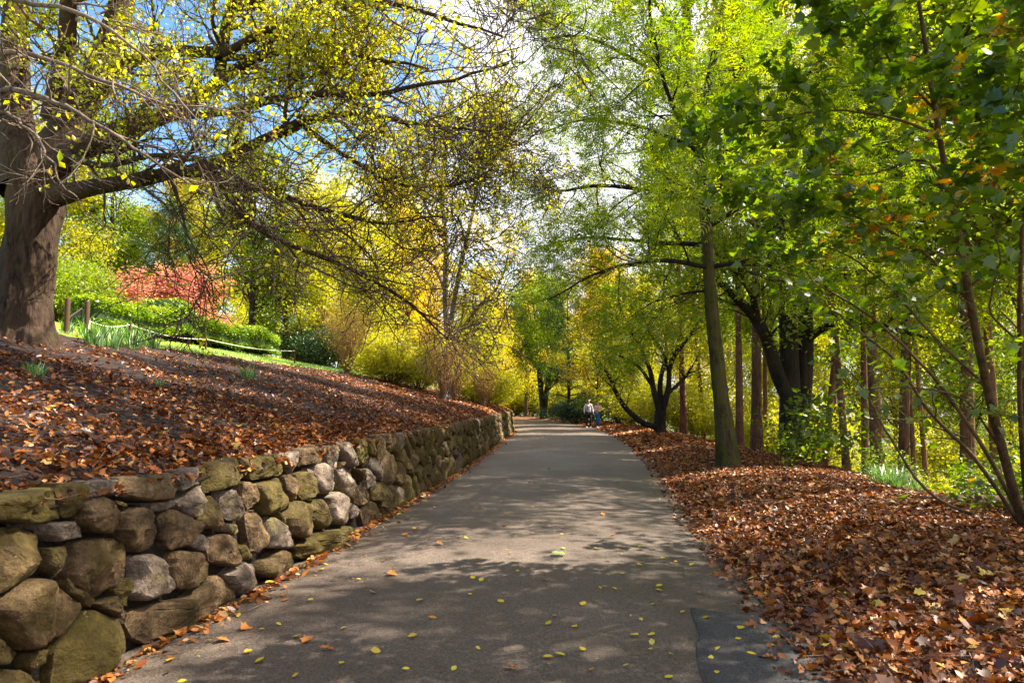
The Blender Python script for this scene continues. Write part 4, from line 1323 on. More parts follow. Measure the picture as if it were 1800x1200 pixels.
for px, D, key, sc, lb in [(1150, 62, 'lime', 1.1, 'yellow-green tree deep in the wood behind the stems of the vase-shaped tree'), (1215, 70, 'gold', 1.1, 'golden tree deep in the wood between the vase-shaped tree and the mossy trunk'),
                    (1270, 58, 'lime', 1.0, 'yellow-green tree deep in the wood directly behind the mossy trunk'), (1330, 66, 'green', 1.1, 'green tree deep in the wood behind the pinkish-brown trunk'), (1390, 58, 'lime', 1.1, 'yellow-green tree deep in the wood behind the black twin trunks'),
                    (1450, 70, 'lime', 1.2, 'distant yellow-green tree in the first gap past the black twin trunks'), (1510, 60, 'green', 1.1, 'green tree deep in the wood behind the pale reddish trunk'), (1570, 52, 'lime', 1.1, 'yellow-green tree deep in the wood above the grass tuft'),
                    (1640, 60, 'lime', 1.2, 'yellow-green tree in the distance behind the arching maple stems'), (1700, 50, 'green', 1.1, 'green tree deep in the wood behind the leaning maple stem'), (1770, 56, 'lime', 1.2, 'yellow-green tree deep in the wood behind the foot of the maple'),
                    (1860, 46, 'green', 1.1, 'green tree deep in the wood at the edge of view past the maple'), (1040, 84, 'gold', 1.2, 'golden tree far off above the heads of the walkers'), (950, 100, 'lime', 1.2, 'farthest pale tree straight above the bend of the lane'),
                    (820, 90, 'green', 1.0, 'far green crown showing past the forked pale tree, toward the bend'), (750, 80, 'lime', 1.0, 'far yellow-green crown behind the forks of the pale tree')]:
    put(key, 'valley_tree', lb, px, D, sc, group='trees deep in the wood')
# trees standing outside the frame whose shade falls on the lane
for x, y, key, sc in [(8.9, 7.4, 'airy', .82), (10.5, 3.0, 'airy', .85), (12.0, 8.0, 'airy', .85), (11.0, -2.0, 'airy', .85), (16.5, 11.0, 'airy', .95), (10.8, 12.8, 'airy', .8)]:
    put(key, 'verge_tree', 'tree on the slope just outside the view, shading the lane', 0, 0, sc, group='trees shading the lane', at=(x, y, gz(x, y)))


# ------------------------------------------------------------------ shrubs, hedge, maple
def gen_bush(w_, h_, nst, lm, bm, nleaf, lsize, upright=.5, tpl=DIAMOND, spread=.1, n1=5, n2=3, rad=.012, up=.3):
    a = rng.uniform(0, 6.28, nst); tilt = rng.uniform(.05, 1, nst) ** .7 * (1 - upright) * 1.35
    d = np.stack([np.cos(a) * np.sin(tilt), np.sin(a) * np.sin(tilt), np.cos(tilt)], 1)
    K = 7
    p = d * np.array((.12 * w_, .12 * w_, 0)); out = [p - np.array((0, 0, .1))]
    for k in range(1, K):
        d = norm(d + rng.normal(0, .10, d.shape) + np.array((0, 0, -.02)))
        p = p + d * (h_ * rng.uniform(.75, 1.1, nst) / (K - 1))[:, None] * np.array((w_ / h_ if upright < .6 else 1, w_ / h_ if upright < .6 else 1, 1))
        out.append(p)
    SPn = np.stack(out, 1); SR = rad * (1 - .75 * np.linspace(0, 1, K))[None].repeat(nst, 0)
    P1, R1 = spawn(SPn, SR, n1, .2, 1, .55, h_ * .32, 4, .15, .05, .6, rad * .6)
    P2, R2 = spawn(P1, R1, n2, .2, 1, .6, h_ * .14, 3, .2, .03, .6, rad * .35)
    n = max(1, round(nleaf / len(P2)))
    lp, ld, li = on_twigs(P2, n, 0, spread)
    lf = leaves(lp, lsize, tpl, up, cluster_v(li, len(P2)), ld) if nleaf else None
    stem = tube_mesh('stem', SPn, SR, 4, bm)
    return stem, crown_mesh('foliage', [(P1, R1, 3), (P2, np.maximum(R2, .002), 3)], lf, [bm, lm])


def bush(name, label, at, gen, cat='shrub', group=None, rz=None):
    t = thing(name, label, cat, at, rnd_rz() if rz is None else rz, group)
    obj('stem', gen[0], t); obj('foliage', gen[1], t)
    return t


# red maple behind the hedge
RM = G(288, 30.0)
st, cr = gen_tree(2.3, .12, 2.5, M['red_leaf'], M['stem'], 26000, .11, .12, 3, 0, DIAMOND, 36, 9, 0, 1.05, .0, .14, .9)
rm = plant_tree('red_maple', 'round red and pink maple glowing behind the clipped hedge', 'tree', RM, st, cr, M['stem'])
rm.scale = (1.12, 1.12, 1.0)

# clipped hedge: lumpy body plus a skin of leaves
def hedge(name, label, pts, hs, ws, nleaf, lm, core):
    P = np.array(pts); t = np.linspace(0, 1, len(P)); K = 60
    tt = np.linspace(0, 1, K)
    cx = np.interp(tt, t, P[:, 0]); cy = np.interp(tt, t, P[:, 1]); hh = np.interp(tt, np.linspace(0, 1, len(hs)), hs); ww = np.interp(tt, np.linspace(0, 1, len(ws)), ws)
    endf = np.sqrt(np.clip(1 - (np.abs(tt - .5) * 2) ** 14, 0, 1)) * .9 + .1
    hh = hh * (.93 + .07 * np.sin(tt * 31) + .05 * np.sin(tt * 57 + 1)); ww = ww * endf
    tx = np.gradient(cx); ty = np.gradient(cy); l = np.hypot(tx, ty); nx, ny = -ty / l, tx / l
    base = np.array((cx[0], cy[0], gz(cx[0], cy[0])))
    zg = ground_z(cx, cy)
    A_ = 18; an = np.linspace(-.15, math.pi + .15, A_)

    def surf(s, a, k=1.0):
        c = [np.interp(s, tt, q_) for q_ in (cx, cy, zg, hh, ww, nx, ny)]
        ca, sa = np.cos(a), np.sin(a)
        e1 = np.sign(ca) * np.abs(ca) ** .55; e2 = np.sign(sa) * np.abs(sa) ** .55
        bump = 1 + .07 * np.sin(s * 90 + a * 3) * np.sin(a * 5 + s * 40)
        off = e1 * c[4] * .5 * k * bump
        return np.stack([c[0] + c[5] * off, c[1] + c[6] * off, c[2] + c[3] * .52 + e2 * c[3] * .48 * k * bump + np.where(sa < 0, -.2, 0)], -1)
    S_, A2 = np.meshgrid(tt, an, indexing='ij')
    V = surf(S_.ravel(), A2.ravel(), .93) - base
    q = (np.arange(K - 1)[:, None] * A_ + np.arange(A_ - 1)[None]).ravel()
    F = np.stack([q, q + 1, q + A_ + 1, q + A_], 1)
    ends = np.array([[k for k in range(A_)], [(K - 1) * A_ + k for k in range(A_)][::-1]])
    t_ = thing(name, label, 'hedge', base)
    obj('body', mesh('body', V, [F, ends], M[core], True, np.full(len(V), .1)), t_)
    s = rng.uniform(0, 1, nleaf); a = rng.uniform(-.15, math.pi + .15, nleaf)
    side_ = rng.uniform(0, 1, nleaf) < .55
    a = np.where(side_, rng.choice([-1, 1], nleaf) * (math.pi / 2 - .62 * rng.uniform(0, 1, nleaf) ** 2.2 + .0) + math.pi / 2, a)
    a = np.where(side_, np.where(a > math.pi / 2, math.pi + .15 - .62 * rng.uniform(0, 1, nleaf) ** 2.2, -.15 + .62 * rng.uniform(0, 1, nleaf) ** 2.2), a)
    lp = surf(s, a, 1.0) - base + rng.normal(0, .035, (nleaf, 3))
    v_, f_, at = leaves(lp, .085, DIAMOND, .9, np.clip(rng.beta(2, 2, nleaf) * .8 + .25 * np.sin(a) - .05 + .1 * np.sin(s * 23), 0, 1))  # leaf tone rises towards the top: sunlit top and darker sides put into the colour
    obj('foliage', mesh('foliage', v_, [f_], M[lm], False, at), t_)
    return t_


def hedge_at(px, D):
    g = G(px, D); return (g[0], g[1])


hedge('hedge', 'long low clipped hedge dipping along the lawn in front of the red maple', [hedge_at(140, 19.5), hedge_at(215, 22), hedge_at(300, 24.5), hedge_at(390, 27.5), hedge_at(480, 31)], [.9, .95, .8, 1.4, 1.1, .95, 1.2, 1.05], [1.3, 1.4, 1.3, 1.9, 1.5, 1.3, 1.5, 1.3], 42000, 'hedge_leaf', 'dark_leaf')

ROUND = gen_bush(3.2, 2.9, 70, M['green_leaf'], M['stem'], 20000, .13, .25, DIAMOND, .22, 6, 4, .02, .4)
b0 = bush('rounded_bush', 'large glossy rounded bush right beside the oak trunk', G(108, 29), ROUND)
dup(b0, G(148, 35), 1.0, (.85, .85, .95), 'large rounded bush between the oak trunk bush and the red maple').name = 'rounded_bush'
dup(b0, G(100, 22), 2.0, .7, 'small rounded bush behind the wooden posts at the oak').name = 'rounded_bush'
LOWB = gen_bush(2.4, 1.9, 60, M['lime_leaf'], M['stem'], 14000, .10, .3, DIAMOND, .16, 6, 4, .014, .3)
b1 = bush('low_bush', 'low round yellow-green bush in front of the amber tree', G(690, 30), LOWB)
dup(b1, G(735, 32), 1.2, 1.0, 'low yellow-green bush tucked beside the brown twigs of the forked tree').name = 'low_bush'
dup(b1, G(842, 33), 2.2, .95, 'low yellow bush behind the wall top near its far end').name = 'low_bush'
dup(b1, G(868, 37), 3.2, .7, 'small low bush nearest the far end of the wall').name = 'low_bush'
dup(b1, G(560, 38), 4.2, 1.2, 'low green bush in the deep shade under the feathery tree').name = 'low_bush'
DRY = gen_bush(1.3, 3.0, 80, M['orange_leaf'], M['dry_stem'], 2600, .06, .72, DIAMOND, .06, 7, 4, .010)
b2 = bush('twiggy_bush', 'upright brown twiggy bush at the top edge of the bed', G(610, 28.5), DRY)
dup(b2, G(778, 25.5), 2.4, .92, 'brown twiggy bush at the foot of the forked pale tree').name = 'twiggy_bush'
dup(b2, G(850, 29), 1.4, .62, 'short rusty twiggy bush near the far end of the bed').name = 'twiggy_bush'
dup(b2, G(800, 27.5), 4.4, .75, 'second clump of brown twigs just past the foot of the forked tree').name = 'twiggy_bush'
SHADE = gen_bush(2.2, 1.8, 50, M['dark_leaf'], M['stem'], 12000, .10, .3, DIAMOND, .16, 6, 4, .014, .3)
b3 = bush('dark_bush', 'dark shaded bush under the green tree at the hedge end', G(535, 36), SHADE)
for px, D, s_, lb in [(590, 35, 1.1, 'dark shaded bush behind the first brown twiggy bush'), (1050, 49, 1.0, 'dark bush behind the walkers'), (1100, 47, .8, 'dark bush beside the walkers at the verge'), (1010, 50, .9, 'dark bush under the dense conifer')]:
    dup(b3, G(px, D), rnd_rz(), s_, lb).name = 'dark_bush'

for px, D, s_, lb in [(895, 70, 2.2, 'pale bush in the gap where the lane turns out of sight'), (930, 78, 2.6, 'yellow bush beyond the bend left of the dark-trunked tree'), (975, 72, 2.2, 'bright bush beyond the bend by the dark-trunked tree'), (1010, 66, 2.0, 'yellow-green bush at the verge past the dark-trunked tree')]:
    dup(b1, G(px, D), rnd_rz(), s_, lb).name = 'roadside_bush'

# undergrowth of the right-hand wood
UND = gen_bush(2.4, 2.6, 40, M['lime_leaf'], M['stem'], 9000, .12, .35, DIAMOND, .2, 6, 4, .012, .5)
UND2 = gen_bush(2.4, 2.2, 26, M['maple_leaf'], M['stem'], 1500, .13, .35, MAPLE, .16, 6, 4, .012, .8)
b4 = bush('sunlit_shrub', 'sunlit yellow-green shrub low behind the vase-shaped tree', G(1190, 37), UND)
for px, D, s_, lb in [(1225, 36, .7, 'undergrowth shrub between the vase-shaped tree and the mossy trunk'), (1300, 36, .8, 'undergrowth shrub between the mossy trunk and the pinkish-brown trunk'), (1365, 40, .9, 'undergrowth shrub seen beside the leaning limb of the black twin tree'),
                      (1450, 38, .8, 'undergrowth shrub just past the black twin trunks'), (1500, 44, 1.2, 'large undergrowth shrub behind the pale reddish trunk'), (1560, 40, .9, 'undergrowth shrub behind the thickest wood trunk'),
                      (1650, 34, .8, 'undergrowth shrub low behind the arching maple stems'), (1710, 42, 1.5, 'large undergrowth shrub behind the leaning maple stem'), (1800, 40, 1.4, 'undergrowth shrub at the edge of view behind the maple foot'),
                      (1130, 40, 1.0, 'yellow-green shrub under the low curved limb of the vase-shaped tree'), (1110, 45, 1.1, 'yellow-green shrub between the walkers and the vase-shaped tree'), (1400, 40, 1.6, 'tall undergrowth shrub framed by the black twin trunks'),
                      (1280, 44, 1.6, 'tall far undergrowth shrub behind the foot of the mossy trunk'), (1620, 44, 1.8, 'tallest undergrowth shrub, in the distance past the grass tuft')]:
    o = dup(b4, G(px, D), rnd_rz(), s_, lb)
    o.name = 'undergrowth_shrub'; o['group'] = 'undergrowth among the wood trunks'
b5 = bush('leafy_shrub', 'broad-leaved green shrub covering the foot of the black twin trunks', G(1425, 17.5), UND2)
b5.scale = (.62, .62, .8)
for px, D, s_, lb in [(1540, 14.5, .32, 'low broad-leaved shrub with bright leaves beside the grass tuft'), (1690, 13, .36, 'leafy shrub in front of the dark trunk behind the maple stems'),
                      (1775, 11.5, .42, 'shrub of lobed leaves at the foot of the maple stems'), (1400, 15.2, .42, 'small dark-green shrub on the leaves under the twin trunks'), (1860, 9, .6, 'leafy shrub at the edge of the view past the maple')]:
    dup(b5, G(px, D), rnd_rz(), s_, lb).name = 'leafy_shrub'

# young maple leaning over from the edge of the verge
MB = G(1800, 8.2)
mp_ = thing('maple_sapling', 'young maple with several arching thin stems and large green and orange leaves', 'tree', MB)
WM = lambda l: [W(a, b, c) - MB for a, b, c in l]
ML = [
 ([(1803, 940, 8.2), (1765, 800, 7.7), (1735, 680, 7.2), (1703, 530, 6.6), (1672, 350, 6), (1640, 190, 5.5), (1625, 60, 5.2), (1600, -80, 5)], [.075, .062, .056, .05, .042, .032, .024, .012]),
 ([(1806, 930, 8.2), (1720, 770, 8), (1620, 640, 7.8), (1520, 550, 7.6), (1430, 500, 7.4), (1340, 470, 7.2)], [.05, .04, .032, .026, .018, .008]),
 ([(1800, 930, 8.3), (1700, 790, 8.3), (1640, 730, 8.3), (1560, 620, 8.3), (1480, 560, 8.3), (1400, 470, 8.3)], [.045, .04, .034, .028, .02, .01]),
 ([(1790, 930, 8.4), (1640, 870, 9), (1560, 760, 9.2), (1500, 660, 9.2), (1440, 600, 9.2)], [.04, .032, .026, .02, .008]),
 ([(1655, 240, 5.6), (1560, 205, 5.4), (1460, 190, 5.3), (1350, 200, 5.2), (1250, 215, 5.2)], [.022, .018, .014, .01, .005]),
 ([(1810, 930, 8.2), (1795, 780, 7), (1790, 600, 6), (1800, 400, 5), (1830, 200, 4.2), (1850, 20, 3.8)], [.05, .042, .035, .028, .02, .01]),
 ([(1640, 190, 5.5), (1690, 80, 4.8), (1740, -20, 4.2), (1800, -100, 3.7)], [.022, .018, .012, .006]),
 ([(1672, 350, 6), (1720, 260, 5), (1760, 200, 4.2), (1790, 120, 3.6)], [.02, .015, .011, .005]),
 ([(1703, 530, 6.6), (1620, 440, 6.6), (1530, 390, 6.6), (1420, 360, 6.6), (1300, 340, 6.8)], [.024, .02, .016, .012, .005]),
 ([(1735, 680, 7.2), (1650, 600, 7), (1560, 500, 7), (1480, 440, 7), (1380, 410, 7)], [.026, .022, .018, .013, .006]),
 ([(1672, 350, 6), (1620, 280, 6.2), (1540, 300, 6.5), (1440, 300, 7), (1330, 280, 7.4)], [.02, .016, .012, .009, .004]),
 ([(1765, 800, 7.7), (1690, 700, 7.4), (1600, 680, 7.2), (1500, 690, 7.2), (1430, 720, 7.4)], [.024, .018, .014, .01, .005]),
 ([(1700, 770, 8.3), (1600, 740, 9), (1500, 740, 9.5), (1420, 760, 10)], [.02, .016, .012, .006]),
 ([(1640, 190, 5.5), (1570, 110, 5.2), (1530, 40, 5), (1500, -60, 4.8)], [.018, .014, .01, .005]),
 ([(1790, 600, 6), (1740, 540, 5.4), (1760, 440, 4.8), (1745, 380, 4.4)], [.018, .014, .01, .005]),
]
mP, mR = [], []
for pts, rad in ML:
    P, Rr = curve(WM(pts), rad, 20); Rr = Rr * (.8 if pts is ML[0][0] else .62)
    P = P + np.cumsum(rng.normal(0, .010, P.shape), 1) * np.linspace(0, 1, 20)[None, :, None]
    obj('branch', tube_mesh('branch', P, Rr, 9, M['stem']), mp_)
    mP.append(P); mR.append(Rr)
MP = np.concatenate(mP); MR = np.concatenate(mR)
P1, R1 = spawn(MP, MR, 11, .25, 1, .8, .8, 6, .18, .02, .45, .009)
P2, R2 = spawn(P1, R1, 4, .2, 1, .75, .35, 4, .2, 0, .6, .004, .5)
lp, ld, li_ = on_twigs(P2, 12, .15, .05)
kp = rng.uniform(0, 1, len(lp)) < .12 + .88 * sstep(2.2, 3.8, lp[:, 2] + MB[2])
lp, ld, li_ = lp[kp], ld[kp], li_[kp]
va = cluster_v(li_, len(P2), .5) * .88
hi_ = (lp[:, 2] + MB[2] > 3.0) & (lp[:, 0] + MB[0] > 3.2)
va = np.where(hi_ & (rng.uniform(0, 1, len(va)) < .22), rng.uniform(.9, 1, len(va)), va)
# the largest leaves as objects of their own
wd = lp + MB
dist = np.linalg.norm(wd - np.array((0, 0, EYE)), axis=1)
sx_ = wd[:, 0] / wd[:, 1] * 1200 + 900
vis = (sx_ < 1790) & (wd[:, 1] > 1) & ((wd[:, 2] - EYE) / wd[:, 1] < .57)
order = np.argsort(np.where(vis, dist, 1e3))
sel = np.zeros(len(lp), bool); sel[order[:290]] = True
v_, f_, at = leaves(lp[~sel], .09, MAPLE, .7, va[~sel], ld[~sel])
o = obj('crown', crown_mesh('crown', [(P1, R1, 4), (P2, np.maximum(R2, .0014), 3)], (v_, f_, at), [M['stem'], M['maple_leaf']]), mp_)
tag(o, kind='stuff')
LM = [mesh('leaf', MAPLE[0] * .095, [MAPLE[1]], M['maple_leaf'], False, np.full(len(MAPLE[0]), v)) for v in (.15, .35, .5, .65, .8, .92, .98)]
for i in np.nonzero(sel)[0]:
    o = obj('leaf', LM[min(6, int(np.searchsorted((.25, .42, .58, .72, .88, .95), va[i])))], mp_, lp[i])
    n_v = Vector(rng.normal(size=3) + np.array((0, 0, 1.5))).normalized()
    o.rotation_euler = (float(rng.normal(0, .55)), float(rng.normal(0.2, .55)), float(rng.uniform(0, 6.28)))
    s_ = float(rng.uniform(.7, 1.25)); o.scale = (s_,) * 3
print('maple', len(lp))


# ------------------------------------------------------------------ strap leaves, tufts
def blades(n, h, spread, width, lean=.5, K=5):
    a = rng.uniform(0, 6.28, n); r = spread * np.sqrt(rng.uniform(0, 1, n))
    base = np.stack([r * np.cos(a), r * np.sin(a), np.full(n, -.02)], 1)
    b = a + rng.normal(0, .8, n); hh = h * rng.uniform(.6, 1.1, n); ln = lean * rng.uniform(.2, 1, n)
    t = np.linspace(0, 1, K)
    c = base[:, None, :] + np.stack([np.cos(b)[:, None] * ln[:, None] * hh[:, None] * t ** 1.8, np.sin(b)[:, None] * ln[:, None] * hh[:, None] * t ** 1.8, hh[:, None] * (t - .35 * ln[:, None] * t ** 3)], 2)
    side = np.stack([-np.sin(b + .6), np.cos(b + .6), np.zeros(n)], 1)[:, None, :]
    wd_ = (width * np.interp(t, [0, .5, 1], [.8, 1, .05]))[None, :, None]
    V = np.stack([c - side * wd_, c + side * wd_], 2).reshape(-1, 3)
    k = np.arange(K - 1)[None, :] * 2; q = np.arange(n)[:, None] * K * 2 + k
    F = np.stack([q, q + 1, q + 3, q + 2], -1).reshape(-1, 4)
    return V, F, np.repeat(rng.uniform(0, 1, n), K * 2)


bm_ = []
for k in range(3):
    v_, f_, at = blades(46, .46, .15, .013, .65)
    bm_.append(mesh('strap_leaves', v_, [f_], M['blade'], True, at))
CL = [(152, 582), (172, 586), (190, 592), (208, 588), (224, 592), (240, 596), (256, 600), (272, 604), (118, 578), (165, 600), (196, 603), (232, 606)]
CL.sort()
ORD = ['first', 'second', 'third', 'fourth', 'fifth', 'sixth', 'seventh', 'eighth', 'ninth', 'tenth', 'eleventh', 'last']
for k, (a_, b_) in enumerate(CL):
    p = hit(a_, min(b_, 606) + 8, 6)
    o = obj('daffodil_clump', bm_[k % 3], None, p + np.array((0, 0, -.01)))
    o.rotation_euler = (0, 0, rnd_rz()); s_ = float(rng.uniform(.75, 1.1)); o.scale = (s_,) * 3
    tag(o, ORD[k] + ' tuft of strap-like bulb leaves along the rope, counted from the oak trunk', 'plant', 'bulb leaf tufts along the rope')
for a_, b_, s_, lb in [(436, 668, .8, 'bright tuft of strap leaves alone in the middle of the mulch bed'), (66, 662, .42, 'small tuft of strap leaves on the mulch below the oak trunk'), (50, 655, .3, 'tiny green shoots beside the small tuft below the oak'), (280, 680, .25, 'tiny green shoot in the open mulch between oak and wall'), (725, 683, .55, 'green tuft by the twiggy bush at the bed top')]:
    p = hit(a_, b_, 5)
    o = obj('strap_leaf_tuft', bm_[1], None, p); o.scale = (s_,) * 3; o.rotation_euler = (0, 0, rnd_rz())
    tag(o, lb, 'plant')
v_, f_, at = blades(260, .62, .22, .006, .9, 6)
o = obj('grass_tuft', mesh('grass_tuft', v_, [f_], M['blade'], True, at), None, G(1552, 12.6)); o.scale = (1.1, 1.1, .8)
tag(o, 'bright arching grass tuft at the crest of the leafy verge', 'plant')
v_, f_, at = blades(160, .4, .25, .006, .9, 6)
o = obj('grass_tuft', mesh('grass_tuft', v_, [f_], M['blade'], True, at), None, G(1588, 12.2))
tag(o, 'smaller drooping grass tuft next to the bright one', 'plant')

# grass blades along the lawn edge and at the far corner of the lane
n = 26000
yy_ = rng.uniform(11, 44, n); dd_ = BED_W + rng.exponential(1.2, n) + rng.normal(0, .08, n)
xx_ = xw(yy_) - dd_
zz_ = ground_z(xx_, yy_)
lp = np.stack([xx_, yy_, zz_], 1)
v_, f_, at = leaves(lp, .06, (np.array([(0, -.07, 0), (0, .07, 0), (1, .02, 0.), (1, -.02, 0.)]), np.array([(0, 1, 2), (0, 2, 3)])), 0, rng.uniform(.3, 1, n), np.tile((0, 0, 3.0), (n, 1)))
tag(obj('grass', mesh('grass', v_, [f_], M['blade'], False, at)), 'short lawn grass along the top of the leaf bed', 'grass', kind='stuff')

# ------------------------------------------------------------------ rope fence
wood_m = plain('weathered_post', (.065, .032, .02), .85)
rope_m = plain('white_rope', (.62, .58, .50), .8)
fence = thing('rope_fence', 'low fence of white rope strung between short wooden posts along the lawn', 'fence', hit(225, 606, 6))
fb = np.array(fence.location)


def post_mesh(h, r):
    z = np.array([-.3, 0, h - .03, h, h]); rr_ = np.array([1, 1, 1, .85, 0.001]) * r
    P = np.stack([np.zeros(5), np.zeros(5), z], 1)[None]
    return tube_mesh('post', P, rr_[None], 10, wood_m)


tops = []
for (a_, yb, yt, r_) in [(112, 580, 524, .05), (147, 586, 529, .05), (225, 600, 566, .03), (360, 622, 592, .025), (517, 646, 614, .03)]:
    Yd = 8.5 / ((900 - a_) / 1200) ; 
    x = (a_ - 900) / 1200 * Yd; z0 = gz(x, Yd)
    d = W(a_, yt, Yd)
    h = max(.35, d[2] - z0)
    obj('post', post_mesh(h, r_), fence, np.array((x, Yd, z0)) - fb)
    tops.append(np.array((x, Yd, z0 + h - .06)))
tops[1] = W(147, 560, tops[1][1])
rp_ = []
for a_, b_ in zip(tops[1:-1], tops[2:]):
    t = np.linspace(0, 1, 9)[:-1] if b_ is not tops[-1] else np.linspace(0, 1, 9)
    seg = a_ + (b_ - a_) * t[:, None]; seg[:, 2] -= .10 * np.sin(math.pi * t)
    rp_.append(seg)
rp_ = np.concatenate(rp_) - fb
obj('rope', tube_mesh('rope', rp_[None], np.full((1, len(rp_)), .009), 6, rope_m), fence)
b0_, b1_ = W(147, 540, tops[1][1]) - fb, W(118, 560, tops[0][1]) - fb
obj('brace', tube_mesh('brace', np.array([b1_, (b0_ + b1_) / 2, b0_])[None], np.full((1, 3), .014), 6, wood_m), fence)
# small white label stake near the forked tree
lb_m = plain('white_label', (.6, .62, .66), .5)
p = hit(787, 712, 8)
ps = thing('plant_label', 'tiny pale plant label on a stake under the forked tree', 'label', p)
obj('stake', tube_mesh('stake', np.array([[(0, 0, -.1), (0, 0, .1), (0, 0, .28)]], float), np.full((1, 3), .008), 6, wood_m), ps)
bx = np.array([(x, y, z) for x in (-.06, .06) for y in (-.005, .005) for z in (.24, .34)], float) + np.array((0, -.016, 0))
obj('plate', mesh('plate', bx, [[(0, 1, 3, 2), (4, 6, 7, 5), (0, 4, 5, 1), (2, 3, 7, 6), (0, 2, 6, 4), (1, 5, 7, 3)]], lb_m), ps)


# ------------------------------------------------------------------ leaf litter
def flat_leaves(x, y, z, size, tpl, tilt=.35, v=None):
    n = len(x)
    N_ = norm(np.stack([rng.normal(0, tilt, n), rng.normal(0, tilt, n), np.ones(n)], 1))
    d = rng.normal(size=(n, 3)); T = norm(d - (d * N_).sum(-1, keepdims=True) * N_); B = np.cross(N_, T)
    s = (size * np.clip(np.exp(rng.normal(0, .42, n)), .35, 2.2))[:, None, None]
    tv, tf = tpl
    cu = rng.uniform(-.5, 2.5, n)[:, None, None]
    P = np.stack([x, y, z], 1)[:, None, :]
    V = P + s * ((tv[None, :, 0:1] - .5) * T[:, None] + tv[None, :, 1:2] * B[:, None] + cu * tv[None, :, 2:3] * N_[:, None])
    F = (np.arange(n)[:, None, None] * len(tv) + tf[None]).reshape(-1, tf.shape[1])
    if v is None: v = rng.uniform(0, 1, n)
    return V.reshape(-1, 3), F, np.repeat(v, len(tv))


def litter(name, label, parent, sets):
    Vs, Fs, As, off = [], [], [], 0
    for v_, f_, a in sets:
        Vs.append(v_); Fs.append(f_ + off); As.append(a); off += len(v_)
    o = obj(name, mesh(name, np.concatenate(Vs), Fs, M['litter'], False, np.concatenate(As)), parent)
    return tag(o, label, kind='stuff')


# right verge
def verge_pts(n, ylo, yhi, p=1.0, dmax=5.0, edge=.3):
    y = ylo + (yhi - ylo) * rng.uniform(0, 1, n) ** p
    d = rng.uniform(-edge, dmax, n)
    k = (d > 0) | (rng.uniform(0, 1, n) < np.exp(d / .12))
    y, d = y[k], d[k]
    x = xr(y) + d
    z = np.where(d < 0, road_z(x, y) + .012, ground_z(x, y) + .03)
    return x, y, z + rng.uniform(0, .035, len(x)) * (d > .1)


sets = []
x, y, z = verge_pts(36000, 2.2, 9, 1.0); sets.append(flat_leaves(x, y, z, .05, OAKLEAF, .7, rng.beta(1.0, 1.7, len(x))))
x, y, z = verge_pts(2400, 2.2, 8, 1.0); sets.append(flat_leaves(x, y, z + .01, .06, MAPLE, .7, rng.beta(1.2, 1.6, len(x))))
x, y, z = verge_pts(52000, 8, 22, 1.0); sets.append(flat_leaves(x, y, z, .055, OVAL, .65, rng.beta(1.1, 1.8, len(x))))
x, y, z = verge_pts(18000, 20, 48, 1.0, 4); sets.append(flat_leaves(x, y, z, .14, DIAMOND, .4, rng.beta(1.5, 1.8, len(x))))
litter('leaf_litter', 'thick drift of brown and orange fallen leaves', verge, sets)


# left bank
def bank_pts(n, ylo, yhi, bias):
    y = rng.uniform(ylo, yhi, n)
    d = BED_W * rng.uniform(0, 1, n) ** bias
    # bare patches
    d_ = d
    f = np.sin(y * 1.9 + d * 2.2) * np.sin(d * 2.7 - y * .7) + .5 * np.sin(y * 4.3 - d * 3.1)
    k = rng.uniform(0, 1, n) < np.clip(.95 - .14 * d + .5 * f, .08, 1)
    y, d = y[k], d[k]
    x = xw(y) - .12 - d
    return x, y, ground_z(x, y) + .012 + rng.uniform(0, .03, len(x))


sets = []
x, y, z = bank_pts(30000, 1.5, 9, 1.2); sets.append(flat_leaves(x, y, z, .042, OAKLEAF, .7, rng.beta(1.1, 2.2, len(x))))
x, y, z = bank_pts(40000, 8, 22, 1.2); sets.append(flat_leaves(x, y, z, .042, OVAL, .7, rng.beta(1.1, 2.2, len(x))))
x, y, z = bank_pts(18000, 20, 40, 1.0); sets.append(flat_leaves(x, y, z, .08, DIAMOND, .5, rng.beta(1.3, 2.0, len(x))))
n = 9000
y = rng.uniform(1.5, 39, n); d = rng.uniform(-.02, .5, n); x = xw(y) - .12 - d
sets.append(flat_leaves(x, y, ground_z(x, y) + rng.uniform(.0, .05, n), .06, OAKLEAF, .6, rng.beta(1.4, 1.8, n)))
litter('leaf_litter', 'scatter of brown and orange fallen leaves over the mulch', bank, sets)
# crumbs of leaves along the foot of the wall, and small litter on the lane
n = 5200
y = rng.uniform(2.5, 38, n) ; d = rng.exponential(.055, n)
x = xw(y) + .03 + d
sets = [flat_leaves(x, y, road_z(x, y) + .01 + rng.uniform(0, .02, n), .05, OVAL, .4, rng.beta(1.6, 1.3, n))]
n = 900
y = rng.uniform(3, 40, n); uu = rng.uniform(0, 1, n); x = xw(y) + .1 + uu * (xr(y) - xw(y) - .1)
sets.append(flat_leaves(x, y, road_z(x, y) + .008, .022, DIAMOND, .2, rng.uniform(.2, 1, n)))
litter('leaf_litter', 'crumbled leaves caught along the foot of the wall', road, sets)

def twig_litter(parent, x, y, z):
    n = len(x); a = rng.uniform(0, 6.28, n); l = rng.uniform(.05, .28, n)
    d = np.stack([np.cos(a), np.sin(a), rng.normal(0, .12, n)], 1)
    p0 = np.stack([x, y, z], 1); p1 = p0 + d * l[:, None] * .5 + rng.normal(0, .008, (n, 3)); p2 = p0 + d * l[:, None] + rng.normal(0, .012, (n, 3))
    o = obj('twig_litter', tube_mesh('twig_litter', np.stack([p0, p1, p2], 1), np.repeat(np.array([[.0035, .003, .0015]]), n, 0), 4, M['twig']), parent)
    tag(o, 'small fallen twigs among the leaves', kind='stuff')


